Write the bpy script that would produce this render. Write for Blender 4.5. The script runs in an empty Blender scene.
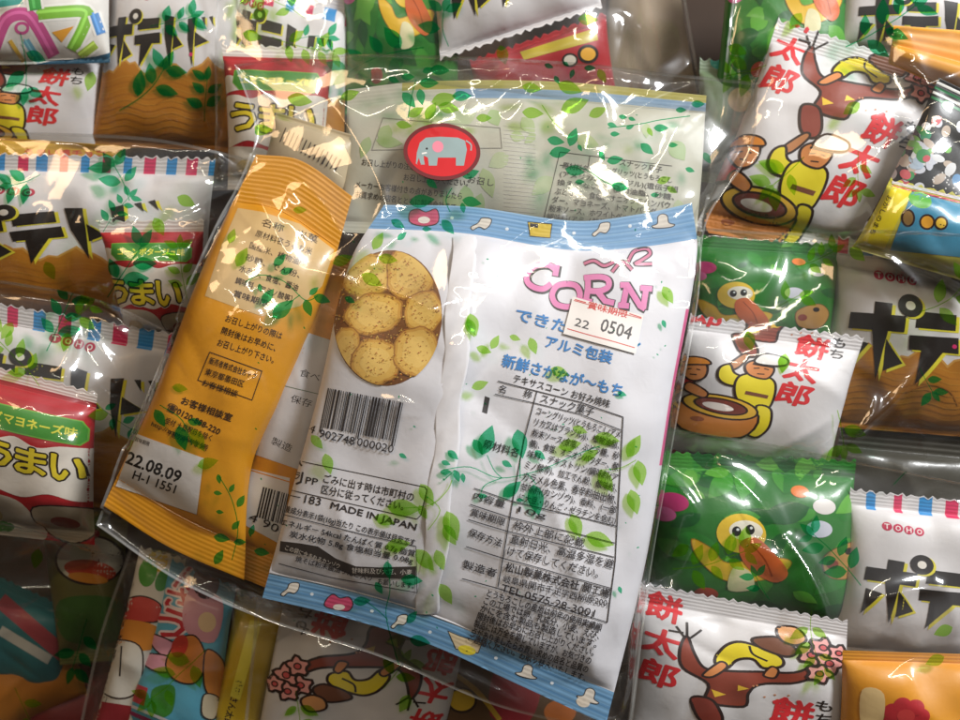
import bpy, math, random
import numpy as np
from mathutils.geometry import tessellate_polygon

# ------------------------------------------------------------------ camera, light, exposure
SC = bpy.context.scene
COL = SC.collection
CAM_H = 0.52                      # camera height above the table (m)
REF_Z = 0.10
PX = 0.30 / 960 / (CAM_H - REF_Z)  # metres per photo pixel per metre of distance

cam_d = bpy.data.cameras.new('camera')
cam = bpy.data.objects.new('camera', cam_d); COL.objects.link(cam)
cam.location = (0, 0, CAM_H)
cam_d.sensor_width = 36
cam_d.lens = 18 / (480 * PX)
cam_d.clip_start = 0.01; cam_d.clip_end = 50
cam_d.dof.use_dof = True; cam_d.dof.focus_distance = CAM_H - 0.105; cam_d.dof.aperture_fstop = 13
SC.camera = cam

w = bpy.data.worlds.new('World'); SC.world = w; w.use_nodes = True
nt = w.node_tree; bg = nt.nodes['Background']
tc = nt.nodes.new('ShaderNodeTexCoord'); dotn = nt.nodes.new('ShaderNodeVectorMath'); dotn.operation = 'DOT_PRODUCT'
dotn.inputs[1].default_value = (0.45, 0.55, 0.35)
nt.links.new(tc.outputs['Generated'], dotn.inputs[0])
rmp = nt.nodes.new('ShaderNodeValToRGB'); nt.links.new(dotn.outputs['Value'], rmp.inputs['Fac'])
rmp.color_ramp.elements[0].position = 0.0; rmp.color_ramp.elements[0].color = (0.05, 0.03, 0.018, 1)
rmp.color_ramp.elements[1].position = 0.85; rmp.color_ramp.elements[1].color = (0.95, 0.95, 1.0, 1)
e = rmp.color_ramp.elements.new(0.38); e.color = (0.27, 0.245, 0.22, 1)
nt.links.new(rmp.outputs['Color'], bg.inputs['Color']); bg.inputs['Strength'].default_value = 0.39

def area(name, loc, target, sx, sy, power, color):
    d = bpy.data.lights.new(name, 'AREA'); d.shape = 'RECTANGLE'; d.size = sx; d.size_y = sy
    d.energy = power; d.color = color
    o = bpy.data.objects.new(name, d); COL.objects.link(o); o.location = loc
    from mathutils import Vector
    o.rotation_euler = (Vector(target) - Vector(loc)).to_track_quat('-Z', 'Y').to_euler()
    return o
area('window_light', (0.54, 0.45, 0.60), (0.05, 0.02, 0.09), 0.21, 0.16, 10.5, (0.97, 0.98, 1.0))
area('warm_lamp', (-0.50, 0.50, 0.75), (-0.05, 0, 0.09), 0.30, 0.22, 1.7, (1.0, 0.66, 0.36))
area('streak_light', (0.05, 0.55, 1.3), (0, 0, 0.09), 0.9, 0.025, 2.4, (1.0, 0.92, 0.74))  # unseen strip light, added for thin cream streaks on the film

SC.view_settings.view_transform = 'Standard'; SC.view_settings.look = 'None'
SC.view_settings.exposure = 0.0; SC.view_settings.gamma = 1
cy = SC.cycles
cy.max_bounces = 10; cy.transparent_max_bounces = 40; cy.glossy_bounces = 4; cy.diffuse_bounces = 3
cy.transmission_bounces = 4; cy.sample_clamp_indirect = 4; cy.caustics_reflective = False; cy.caustics_refractive = False
cy.use_denoising = True

# ------------------------------------------------------------------ small helpers
def lin(c):
    return c / 12.92 if c <= 0.04045 else ((c + 0.055) / 1.055) ** 2.4
def C(h, k=1.0):
    if isinstance(h, tuple): return h
    return tuple(k * lin(int(h[i:i + 2], 16) / 255) for i in (0, 2, 4))
def unproj(px, py, z):
    px, py, z = np.broadcast_arrays(np.asarray(px, float), np.asarray(py, float), np.asarray(z, float))
    return np.stack([(px - 480) * PX * (CAM_H - z), -(py - 360) * PX * (CAM_H - z), z], -1)
def proj(P):
    d = PX * (CAM_H - P[..., 2])
    return np.stack([480 + P[..., 0] / d, 360 - P[..., 1] / d], -1)
def world_from_px(pts):
    a = np.array(pts, float)
    return unproj(a[:, 0], a[:, 1], a[:, 2])
def catmull(pts, n):
    P = np.array(pts, float)
    if len(P) == 2:
        t = np.linspace(0, 1, n)[:, None]; return P[0] * (1 - t) + P[1] * t
    d = np.r_[0, np.cumsum(np.linalg.norm(np.diff(P, axis=0), axis=1))]; d /= d[-1]
    T = n if isinstance(n, np.ndarray) else np.linspace(0, 1, n)
    m = np.zeros_like(P)
    m[1:-1] = (P[2:] - P[:-2]) / (d[2:] - d[:-2])[:, None]
    m[0] = (P[1] - P[0]) / (d[1] - d[0]); m[-1] = (P[-1] - P[-2]) / (d[-1] - d[-2])
    k = np.clip(np.searchsorted(d, T, side='right') - 1, 0, len(P) - 2)
    h = (d[k + 1] - d[k])[:, None]; s = ((T - d[k]) / (d[k + 1] - d[k]))[:, None]
    return ((2*s**3 - 3*s**2 + 1) * P[k] + (s**3 - 2*s**2 + s) * h * m[k] + (-2*s**3 + 3*s**2) * P[k + 1] + (s**3 - s**2) * h * m[k + 1])
def curve_at(pts, T):
    P = np.array(pts, float)
    if len(P) == 2: return P[0] * (1 - T[:, None]) + P[1] * T[:, None]
    return catmull(pts, np.asarray(T))
def coons(top, bot, left, right, U, V):
    Tp, Bt, Lf, Rt = curve_at(top, U), curve_at(bot, U), curve_at(left, V), curve_at(right, V)
    u = U[None, :, None]; v = V[:, None, None]
    return ((1 - v) * Tp[None] + v * Bt[None] + (1 - u) * Lf[:, None] + u * Rt[:, None]
            - ((1-u)*(1-v)*Tp[0] + u*(1-v)*Tp[-1] + (1-u)*v*Bt[0] + u*v*Bt[-1]))
def vnoise(x, y, seed):          # smooth value noise, vectorised
    r = np.random.RandomState(seed); T = r.rand(64, 64)
    xi = np.floor(x).astype(int); yi = np.floor(y).astype(int); fx = x - xi; fy = y - yi
    fx = fx*fx*(3 - 2*fx); fy = fy*fy*(3 - 2*fy)
    g = lambda a, b: T[a % 64, b % 64]
    return (g(xi, yi)*(1-fx)*(1-fy) + g(xi+1, yi)*fx*(1-fy) + g(xi, yi+1)*(1-fx)*fy + g(xi+1, yi+1)*fx*fy) * 2 - 1

# height of everything already laid down, used to drape the clear film
RX0, RY0, RS = -0.30, -0.24, 0.001
RAS = np.full((480, 600), 0.0)
def ras_add(P):
    x = ((P[..., 0].ravel() - RX0) / RS).astype(int); y = ((P[..., 1].ravel() - RY0) / RS).astype(int)
    m = (x >= 0) & (x < 600) & (y >= 0) & (y < 480)
    np.maximum.at(RAS, (y[m], x[m]), P[..., 2].ravel()[m])
def ras_get(X, Y):
    x = np.clip(((X - RX0) / RS).astype(int), 1, 598); y = np.clip(((Y - RY0) / RS).astype(int), 1, 478)
    o = RAS[y, x]
    for dy in (-1, 0, 1):
        for dx in (-1, 0, 1): o = np.maximum(o, RAS[y + dy, x + dx])
    return o

# ------------------------------------------------------------------ materials
def new_mat(name):
    m = bpy.data.materials.new(name); m.use_nodes = True
    n = m.node_tree.nodes; n.clear()
    return m, n, m.node_tree.links
def printed_mat(name, rough, coat, bump=0.25, metal=0.0):
    m, n, l = new_mat(name)
    out = n.new('ShaderNodeOutputMaterial'); b = n.new('ShaderNodeBsdfPrincipled')
    a = n.new('ShaderNodeAttribute'); a.attribute_name = 'print'
    t = n.new('ShaderNodeTexCoord')
    no = n.new('ShaderNodeTexNoise'); no.inputs['Scale'].default_value = 90; no.inputs['Detail'].default_value = 4
    l.new(t.outputs['Object'], no.inputs['Vector'])
    mr = n.new('ShaderNodeMapRange'); mr.inputs['To Min'].default_value = 0.93; mr.inputs['To Max'].default_value = 1.04
    l.new(no.outputs['Fac'], mr.inputs['Value'])
    mx = n.new('ShaderNodeVectorMath'); mx.operation = 'SCALE'
    l.new(a.outputs['Color'], mx.inputs[0]); l.new(mr.outputs['Result'], mx.inputs['Scale'])
    l.new(mx.outputs['Vector'], b.inputs['Base Color'])
    b.inputs['Roughness'].default_value = rough; b.inputs['Metallic'].default_value = metal
    b.inputs['Coat Weight'].default_value = coat; b.inputs['Coat Roughness'].default_value = 0.12
    n2 = n.new('ShaderNodeTexNoise'); n2.inputs['Scale'].default_value = 260; n2.inputs['Detail'].default_value = 3
    n2.inputs['Distortion'].default_value = 0.6
    l.new(t.outputs['Object'], n2.inputs['Vector'])
    bp = n.new('ShaderNodeBump'); bp.inputs['Strength'].default_value = bump; bp.inputs['Distance'].default_value = 0.00035
    l.new(n2.outputs['Fac'], bp.inputs['Height']); l.new(bp.outputs['Normal'], b.inputs['Normal']); l.new(bp.outputs['Normal'], b.inputs['Coat Normal'])
    l.new(b.outputs[0], out.inputs['Surface'])
    return m
M_PACK = printed_mat('printed_plastic_film', 0.5, 0.08)
M_FOIL = printed_mat('printed_shiny_film', 0.36, 0.25, 0.3, 0.0)
M_PAPER = printed_mat('sticker_paper', 0.6, 0.05, 0.05)

def film_mat(name='clear_cellophane', base=0.10, haze=0.012):
    m, n, l = new_mat(name)
    out = n.new('ShaderNodeOutputMaterial')
    tr = n.new('ShaderNodeBsdfTransparent'); tr.inputs['Color'].default_value = (0.975, 0.975, 0.965, 1)
    gl = n.new('ShaderNodeBsdfGlossy'); gl.inputs['Roughness'].default_value = 0.065; gl.inputs['Color'].default_value = (1, 1, 1, 1)
    t = n.new('ShaderNodeTexCoord'); no = n.new('ShaderNodeTexNoise'); no.inputs['Scale'].default_value = 130
    no.inputs['Detail'].default_value = 3; no.inputs['Distortion'].default_value = 1.0
    l.new(t.outputs['Object'], no.inputs['Vector'])
    bp = n.new('ShaderNodeBump'); bp.inputs['Strength'].default_value = 0.25; bp.inputs['Distance'].default_value = 0.00015
    l.new(no.outputs['Fac'], bp.inputs['Height'])
    # reflectance of a thin two-sided sheet: 0.08 face on, rising towards grazing
    ge = n.new('ShaderNodeNewGeometry'); dt = n.new('ShaderNodeVectorMath'); dt.operation = 'DOT_PRODUCT'
    l.new(bp.outputs['Normal'], dt.inputs[0]); l.new(ge.outputs['Incoming'], dt.inputs[1])
    def mth(op, a, b):
        q = n.new('ShaderNodeMath'); q.operation = op
        for i_, x_ in enumerate((a, b)):
            if x_ is None: continue
            if isinstance(x_, (int, float)): q.inputs[i_].default_value = x_
            else: l.new(x_, q.inputs[i_])
        return q.outputs[0]
    ab = mth('ABSOLUTE', dt.outputs['Value'], None); pw = mth('POWER', mth('SUBTRACT', 1.0, ab), 5.0)
    sc_ = mth('MULTIPLY', pw, 0.85)
    l.new(bp.outputs['Normal'], gl.inputs['Normal'])
    g2 = n.new('ShaderNodeBsdfGlossy'); g2.inputs['Roughness'].default_value = 0.30; l.new(bp.outputs['Normal'], g2.inputs['Normal'])
    gm = n.new('ShaderNodeMixShader'); gm.inputs[0].default_value = 0.22; l.new(gl.outputs[0], gm.inputs[1]); l.new(g2.outputs[0], gm.inputs[2])
    fac = mth('ADD', sc_, base)
    mx = n.new('ShaderNodeMixShader'); l.new(fac, mx.inputs[0]); l.new(tr.outputs[0], mx.inputs[1]); l.new(gm.outputs[0], mx.inputs[2])
    di = n.new('ShaderNodeBsdfDiffuse'); di.inputs['Color'].default_value = (0.8, 0.8, 0.76, 1)
    m2 = n.new('ShaderNodeMixShader'); m2.inputs[0].default_value = haze; l.new(mx.outputs[0], m2.inputs[1]); l.new(di.outputs[0], m2.inputs[2])
    l.new(m2.outputs[0], out.inputs['Surface'])
    return m
def ink_mat(name, tint, body, opacity):
    m, n, l = new_mat(name)
    out = n.new('ShaderNodeOutputMaterial')
    tr = n.new('ShaderNodeBsdfTransparent'); tr.inputs['Color'].default_value = (*tint, 1)
    di = n.new('ShaderNodeBsdfPrincipled'); di.inputs['Base Color'].default_value = (*body, 1); di.inputs['Roughness'].default_value = 0.3
    mx = n.new('ShaderNodeMixShader'); mx.inputs[0].default_value = opacity
    l.new(tr.outputs[0], mx.inputs[1]); l.new(di.outputs[0], mx.inputs[2]); l.new(mx.outputs[0], out.inputs['Surface'])
    return m
M_FILM = film_mat()
M_RIM = film_mat('cellophane_welded_rim', 0.24, 0.13)
M_DARK = ink_mat('dark_green_ink', (0.12, 0.62, 0.36), C('0E8048'), 0.20)
M_LITE = ink_mat('light_green_ink', (0.50, 0.76, 0.20), C('74B02E'), 0.14)

def card_mat():
    m, n, l = new_mat('brown_cardboard')
    out = n.new('ShaderNodeOutputMaterial'); b = n.new('ShaderNodeBsdfPrincipled')
    t = n.new('ShaderNodeTexCoord'); no = n.new('ShaderNodeTexNoise'); no.inputs['Scale'].default_value = 30; no.inputs['Detail'].default_value = 8
    l.new(t.outputs['Object'], no.inputs['Vector'])
    r = n.new('ShaderNodeValToRGB'); r.color_ramp.elements[0].color = (*C('2A1D12'), 1); r.color_ramp.elements[1].color = (*C('45301F'), 1)
    l.new(no.outputs['Fac'], r.inputs['Fac']); l.new(r.outputs['Color'], b.inputs['Base Color']); b.inputs['Roughness'].default_value = 0.8
    l.new(b.outputs[0], out.inputs['Surface'])
    return m
M_CARD = card_mat()

# ------------------------------------------------------------------ mesh output
def mesh_obj(name, V, F, N=None, cols=None, mats=(), midx=None, parent=None, smooth=True):
    """V (n,3), F list of int arrays (k,3) or (k,4)."""
    me = bpy.data.meshes.new(name)
    nl = sum(f.size for f in F); nf = sum(len(f) for f in F)
    me.vertices.add(len(V)); me.vertices.foreach_set('co', np.ascontiguousarray(V, dtype=np.float32).ravel())
    me.loops.add(nl); me.polygons.add(nf)
    me.loops.foreach_set('vertex_index', np.concatenate([f.ravel() for f in F]).astype(np.int32))
    tot = np.concatenate([np.full(len(f), f.shape[1]) for f in F]); st = np.r_[0, np.cumsum(tot)[:-1]]
    me.polygons.foreach_set('loop_start', st.astype(np.int32)); me.polygons.foreach_set('loop_total', tot.astype(np.int32))
    for m in mats: me.materials.append(m)
    if midx is not None: me.polygons.foreach_set('material_index', midx.astype(np.int32))
    me.update(calc_edges=True)
    me.polygons.foreach_set('use_smooth', np.ones(nf, dtype=bool) if smooth else np.zeros(nf, dtype=bool))
    if cols is not None:
        at = me.attributes.new('print', 'FLOAT_COLOR', 'CORNER')
        c4 = np.c_[cols, np.ones(len(cols))]
        at.data.foreach_set('color', np.repeat(c4, tot, axis=0).astype(np.float32).ravel())
    if N is not None: me.normals_split_custom_set_from_vertices(np.asarray(N, dtype=float))
    o = bpy.data.objects.new(name, me); COL.objects.link(o)
    if parent is not None: o.parent = parent
    return o
def grid_normals(P):
    du = np.gradient(P, axis=1); dv = np.gradient(P, axis=0)
    n = np.cross(du, -dv); L = np.linalg.norm(n, axis=-1, keepdims=True); return n / np.maximum(L, 1e-12)

# ------------------------------------------------------------------ printed artwork as polygons
_tc = {}
def text_tris(s, off):
    if (s, off) not in _tc:
        c = bpy.data.curves.new('t', 'FONT'); c.body = s; c.size = 1; c.resolution_u = 2; c.offset = off; c.fill_mode = 'BOTH'
        o = bpy.data.objects.new('t', c); m = o.to_mesh()
        v = np.array([q.co[:2] for q in m.vertices]).reshape(-1, 2)
        f = np.array([list(p.vertices) for p in m.polygons if len(p.vertices) == 3], int).reshape(-1, 3)
        o.to_mesh_clear(); bpy.data.objects.remove(o); bpy.data.curves.remove(c)
        _tc[(s, off)] = (v, f)
    return _tc[(s, off)]
def smooth_pts(pts, closed=True, k=5):
    P = np.array(pts, float); n = len(P); out = []
    for i in range(n if closed else n - 1):
        if closed: a, b, c, d = P[i-1], P[i], P[(i+1) % n], P[(i+2) % n]
        else: a, b, c, d = P[max(i-1, 0)], P[i], P[i+1], P[min(i+2, n-1)]
        for j in range(k):
            t = j / k
            out.append(0.5*((2*b) + (-a+c)*t + (2*a-5*b+4*c-d)*t*t + (-a+3*b-3*c+d)*t**3))
    if not closed: out.append(P[-1])
    return np.array(out)
class Art:
    def __init__(s): s.it = []; s.bb = []; s.ox = s.oy = 0.0; s.tr = None
    def _add(s, v, f, col, z=None, copies=None):
        if len(f) == 0: return
        v = np.asarray(v, float)
        if s.tr is not None: v = s.tr(v)
        lo = v.min(0); hi = v.max(0)
        if z is None:
            z = 0
            for (a, b, q) in s.bb:
                if a[0] < hi[0] and b[0] > lo[0] and a[1] < hi[1] and b[1] > lo[1]: z = max(z, q + 1)
        s.bb.append((lo, hi, z)); col = col if isinstance(col, tuple) else C(col); f = np.asarray(f, int)
        if copies is None: s.it.append((v, f, col, z)); return
        n, rad = copies            # fatter lettering: the glyph repeated round a small circle
        for k in range(n):
            a = 2*math.pi*(k + .5)/n; s.it.append((v + rad*np.array([math.cos(a), math.sin(a)]), f, col, z + k*0.9/n))
    def poly(s, pts, col, smooth=False):
        P = smooth_pts(pts) if smooth else np.array(pts, float)
        f = tessellate_polygon([[(x, y, 0) for x, y in P]])
        s._add(P, f, col)
    def line(s, pts, w, col, closed=False, smooth=False):
        P = smooth_pts(pts, closed) if smooth else np.array(pts, float)
        n = len(P)
        if closed: a = np.roll(P, 1, 0); b = np.roll(P, -1, 0)
        else: a = np.vstack([2*P[0]-P[1], P[:-1]]); b = np.vstack([P[1:], 2*P[-1]-P[-2]])
        d1 = P - a; d2 = b - P
        d1 /= np.linalg.norm(d1, axis=1)[:, None] + 1e-9; d2 /= np.linalg.norm(d2, axis=1)[:, None] + 1e-9
        t = d1 + d2; t /= np.linalg.norm(t, axis=1)[:, None] + 1e-9
        nn = np.c_[-t[:, 1], t[:, 0]]; k = 1 / np.maximum(0.5, np.abs((nn * np.c_[-d2[:, 1], d2[:, 0]]).sum(1)))
        wv = (np.asarray(w) / 2 * np.ones(n) * k)[:, None]
        V = np.vstack([P + nn*wv, P - nn*wv]); F = []
        for i in range(n if closed else n - 1):
            j = (i + 1) % n; F += [(i, j, n + j), (i, n + j, n + i)]
        s._add(V, F, col)
    def ell(s, cx, cy_, rx, ry, col, ang=0, n=28):
        t = np.linspace(0, 2*np.pi, n, endpoint=False); a = math.radians(ang)
        x = rx*np.cos(t); y = ry*np.sin(t)
        V = np.c_[cx + x*math.cos(a) - y*math.sin(a), cy_ + x*math.sin(a) + y*math.cos(a)]
        V = np.vstack([V, [cx, cy_]]); s._add(V, [(i, (i+1) % n, n) for i in range(n)], col)
    def shape(s, pts, fill, w=1.0, oc='2A1512', smooth=True):
        s.poly(pts, fill, smooth); s.line(pts, w, oc, True, smooth)
    def oell(s, cx, cy_, rx, ry, fill, w=1.0, oc='2A1512', ang=0):
        s.ell(cx, cy_, rx + w/2, ry + w/2, oc, ang); s.ell(cx, cy_, rx - w/2, ry - w/2, fill, ang)
    def text(s, t, x0, y0, x1, y1, h, col, bold=0.0, offs=None):
        """string whose mid-line runs from (x0,y0) to (x1,y1), glyph height h"""
        v, f = text_tris(t, 0.0)
        if len(v) == 0: return
        v = v.copy(); a, b = text_tris(t, 0.0)[0].min(0), text_tris(t, 0.0)[0].max(0)
        L = math.hypot(x1-x0, y1-y0); ux, uy = (x1-x0)/L, (y1-y0)/L
        X = (v[:, 0] - a[0]) / (b[0]-a[0]) * L; Y = -(v[:, 1] - (a[1]+b[1])/2) / max(b[1]-a[1], 0.5) * h
        V = np.c_[x0 + X*ux - Y*uy, y0 + X*uy + Y*ux]
        rad = bold*h
        n = 0 if bold < 0.009 else 4 if bold < 0.02 else 8 if bold < 0.06 else 16
        s._add(V, f, col, None, (n, rad) if n else None)
    def glyph(s, t, cx, cy_, h, col, bold=0.0, ang=0, wx=1.0):
        a = math.radians(ang); L = h * wx * len(t)
        s.text(t, cx - L/2*math.cos(a), cy_ - L/2*math.sin(a), cx + L/2*math.cos(a), cy_ + L/2*math.sin(a), h, col, bold)
    def arrays(s, step, clip=None):
        out = []
        for v, f, col, z in s.it:
            T = v[f]
            if len(T) > 200000: continue
            done = []
            for _ in range(24):
                e = np.linalg.norm(T - np.roll(T, -1, 1), axis=2); k = e.argmax(1); m = e[np.arange(len(T)), k] > step
                if not m.any(): break
                done.append(T[~m]); B = T[m]; kb = k[m]; i = np.arange(len(B))
                a, b, c = B[i, kb], B[i, (kb+1) % 3], B[i, (kb+2) % 3]; h = (a+b)/2
                T = np.concatenate([np.stack([a, h, c], 1), np.stack([h, b, c], 1)])
            done.append(T); T = np.concatenate(done)
            if clip:
                W, H = clip; o = (T[..., 0].max(1) < 0) | (T[..., 0].min(1) > W) | (T[..., 1].max(1) < 0) | (T[..., 1].min(1) > H)
                T = T[~o]; T[..., 0] = np.clip(T[..., 0], 0, W); T[..., 1] = np.clip(T[..., 1], 0, H)
            d1 = T[:, 1]-T[:, 0]; d2 = T[:, 2]-T[:, 0]; ar = d1[:, 0]*d2[:, 1] - d1[:, 1]*d2[:, 0]
            T = T[np.abs(ar) > 1e-7]; ar = ar[np.abs(ar) > 1e-7]
            T[ar > 0] = T[ar > 0][:, ::-1]            # y runs down, keep faces up
            out.append((T, col, z))
        return out

class Sheet:
    """A curved grid surface; U,V = parameter of every column and row"""
    def __init__(s, P, U, V): s.P = P; s.N = grid_normals(P); s.U = U; s.V = V; s.G = proj(P)
    def ev(s, A, I, J):
        i = np.clip(I.astype(int), 0, A.shape[0]-2); j = np.clip(J.astype(int), 0, A.shape[1]-2)
        a = (I-i)[:, None]; b = (J-j)[:, None]
        return A[i, j]*(1-a)*(1-b) + A[i+1, j]*a*(1-b) + A[i, j+1]*(1-a)*b + A[i+1, j+1]*a*b
    def from_uv(s, u, v):
        return np.interp(v, s.V, np.arange(len(s.V))), np.interp(u, s.U, np.arange(len(s.U)))
    def from_px(s, p):
        uq, inv = np.unique(np.round(p, 2), axis=0, return_inverse=True)
        if len(uq) < len(p)*0.9:
            I, J = s.from_px(uq); inv = inv.ravel(); return I[inv], J[inv]
        G = s.G; st = max(1, min(G.shape[:2]) // 24); sub = G[::st, ::st]; sh = sub.shape[:2]; sf = sub.reshape(-1, 2)
        I = np.zeros(len(p)); J = np.zeros(len(p))
        for c in range(0, len(p), 4000):
            k = ((p[c:c+4000, None] - sf[None])**2).sum(2).argmin(1)
            I[c:c+4000] = (k // sh[1]) * st; J[c:c+4000] = (k % sh[1]) * st
        ni, nj = G.shape[0]-1.001, G.shape[1]-1.001
        for it in range(14):
            r = p - s.ev(G, I, J); h = 0.6
            I2 = np.where(I + h < ni, I + h, I - h); J2 = np.where(J + h < nj, J + h, J - h)
            g0 = s.ev(G, I, J)
            gi = (s.ev(G, I2, J) - g0) / (I2 - I)[:, None]; gj = (s.ev(G, I, J2) - g0) / (J2 - J)[:, None]
            det = gi[:, 0]*gj[:, 1] - gi[:, 1]*gj[:, 0]; det = np.where(np.abs(det) < 1e-3, 1e-3, det)
            dI = (r[:, 0]*gj[:, 1] - r[:, 1]*gj[:, 0]) / det; dJ = (gi[:, 0]*r[:, 1] - gi[:, 1]*r[:, 0]) / det
            k = 1.0 if it < 8 else 0.6
            I = np.clip(I + np.clip(dI, -8, 8)*k, 0, ni); J = np.clip(J + np.clip(dJ, -8, 8)*k, 0, nj)
        return I, J
def art_on(sheet, art, canvas, base=0.00008, stepz=0.00002, step=None):
    """artwork -> (verts, normals, tris, colours, row index)"""
    px = canvas == 'px'
    if step is None: step = 3.2 if px else 1.1
    Ts = art.arrays(step, None if px else canvas)
    if not Ts: return None
    T = np.concatenate([t for t, c, z in Ts]); cols = np.concatenate([np.tile(c, (len(t), 1)) for t, c, z in Ts])
    Z = np.concatenate([np.full(len(t)*3, z) for t, c, z in Ts])
    p = T.reshape(-1, 2)
    I, J = sheet.from_px(p) if px else sheet.from_uv(p[:, 0]/canvas[0], p[:, 1]/canvas[1])
    N = sheet.ev(sheet.N, I, J); V = sheet.ev(sheet.P, I, J) + N * (base + Z*stepz)[:, None]
    IJ = np.stack([I, J], 1).reshape(-1, 3, 2); a = IJ[:, 1]-IJ[:, 0]; b = IJ[:, 2]-IJ[:, 0]
    ok = np.abs(a[:, 0]*b[:, 1]-a[:, 1]*b[:, 0]) > 1e-6
    F = np.arange(len(V)).reshape(-1, 3)[ok]
    return V, N, F, cols[ok], IJ[ok][:, :, 0].mean(1)

def uspace(n, e=0.5):            # denser near both ends
    t = np.linspace(0, 1, n); return (1-e)*t + e*(0.5 - 0.5*np.cos(np.pi*t))

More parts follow.
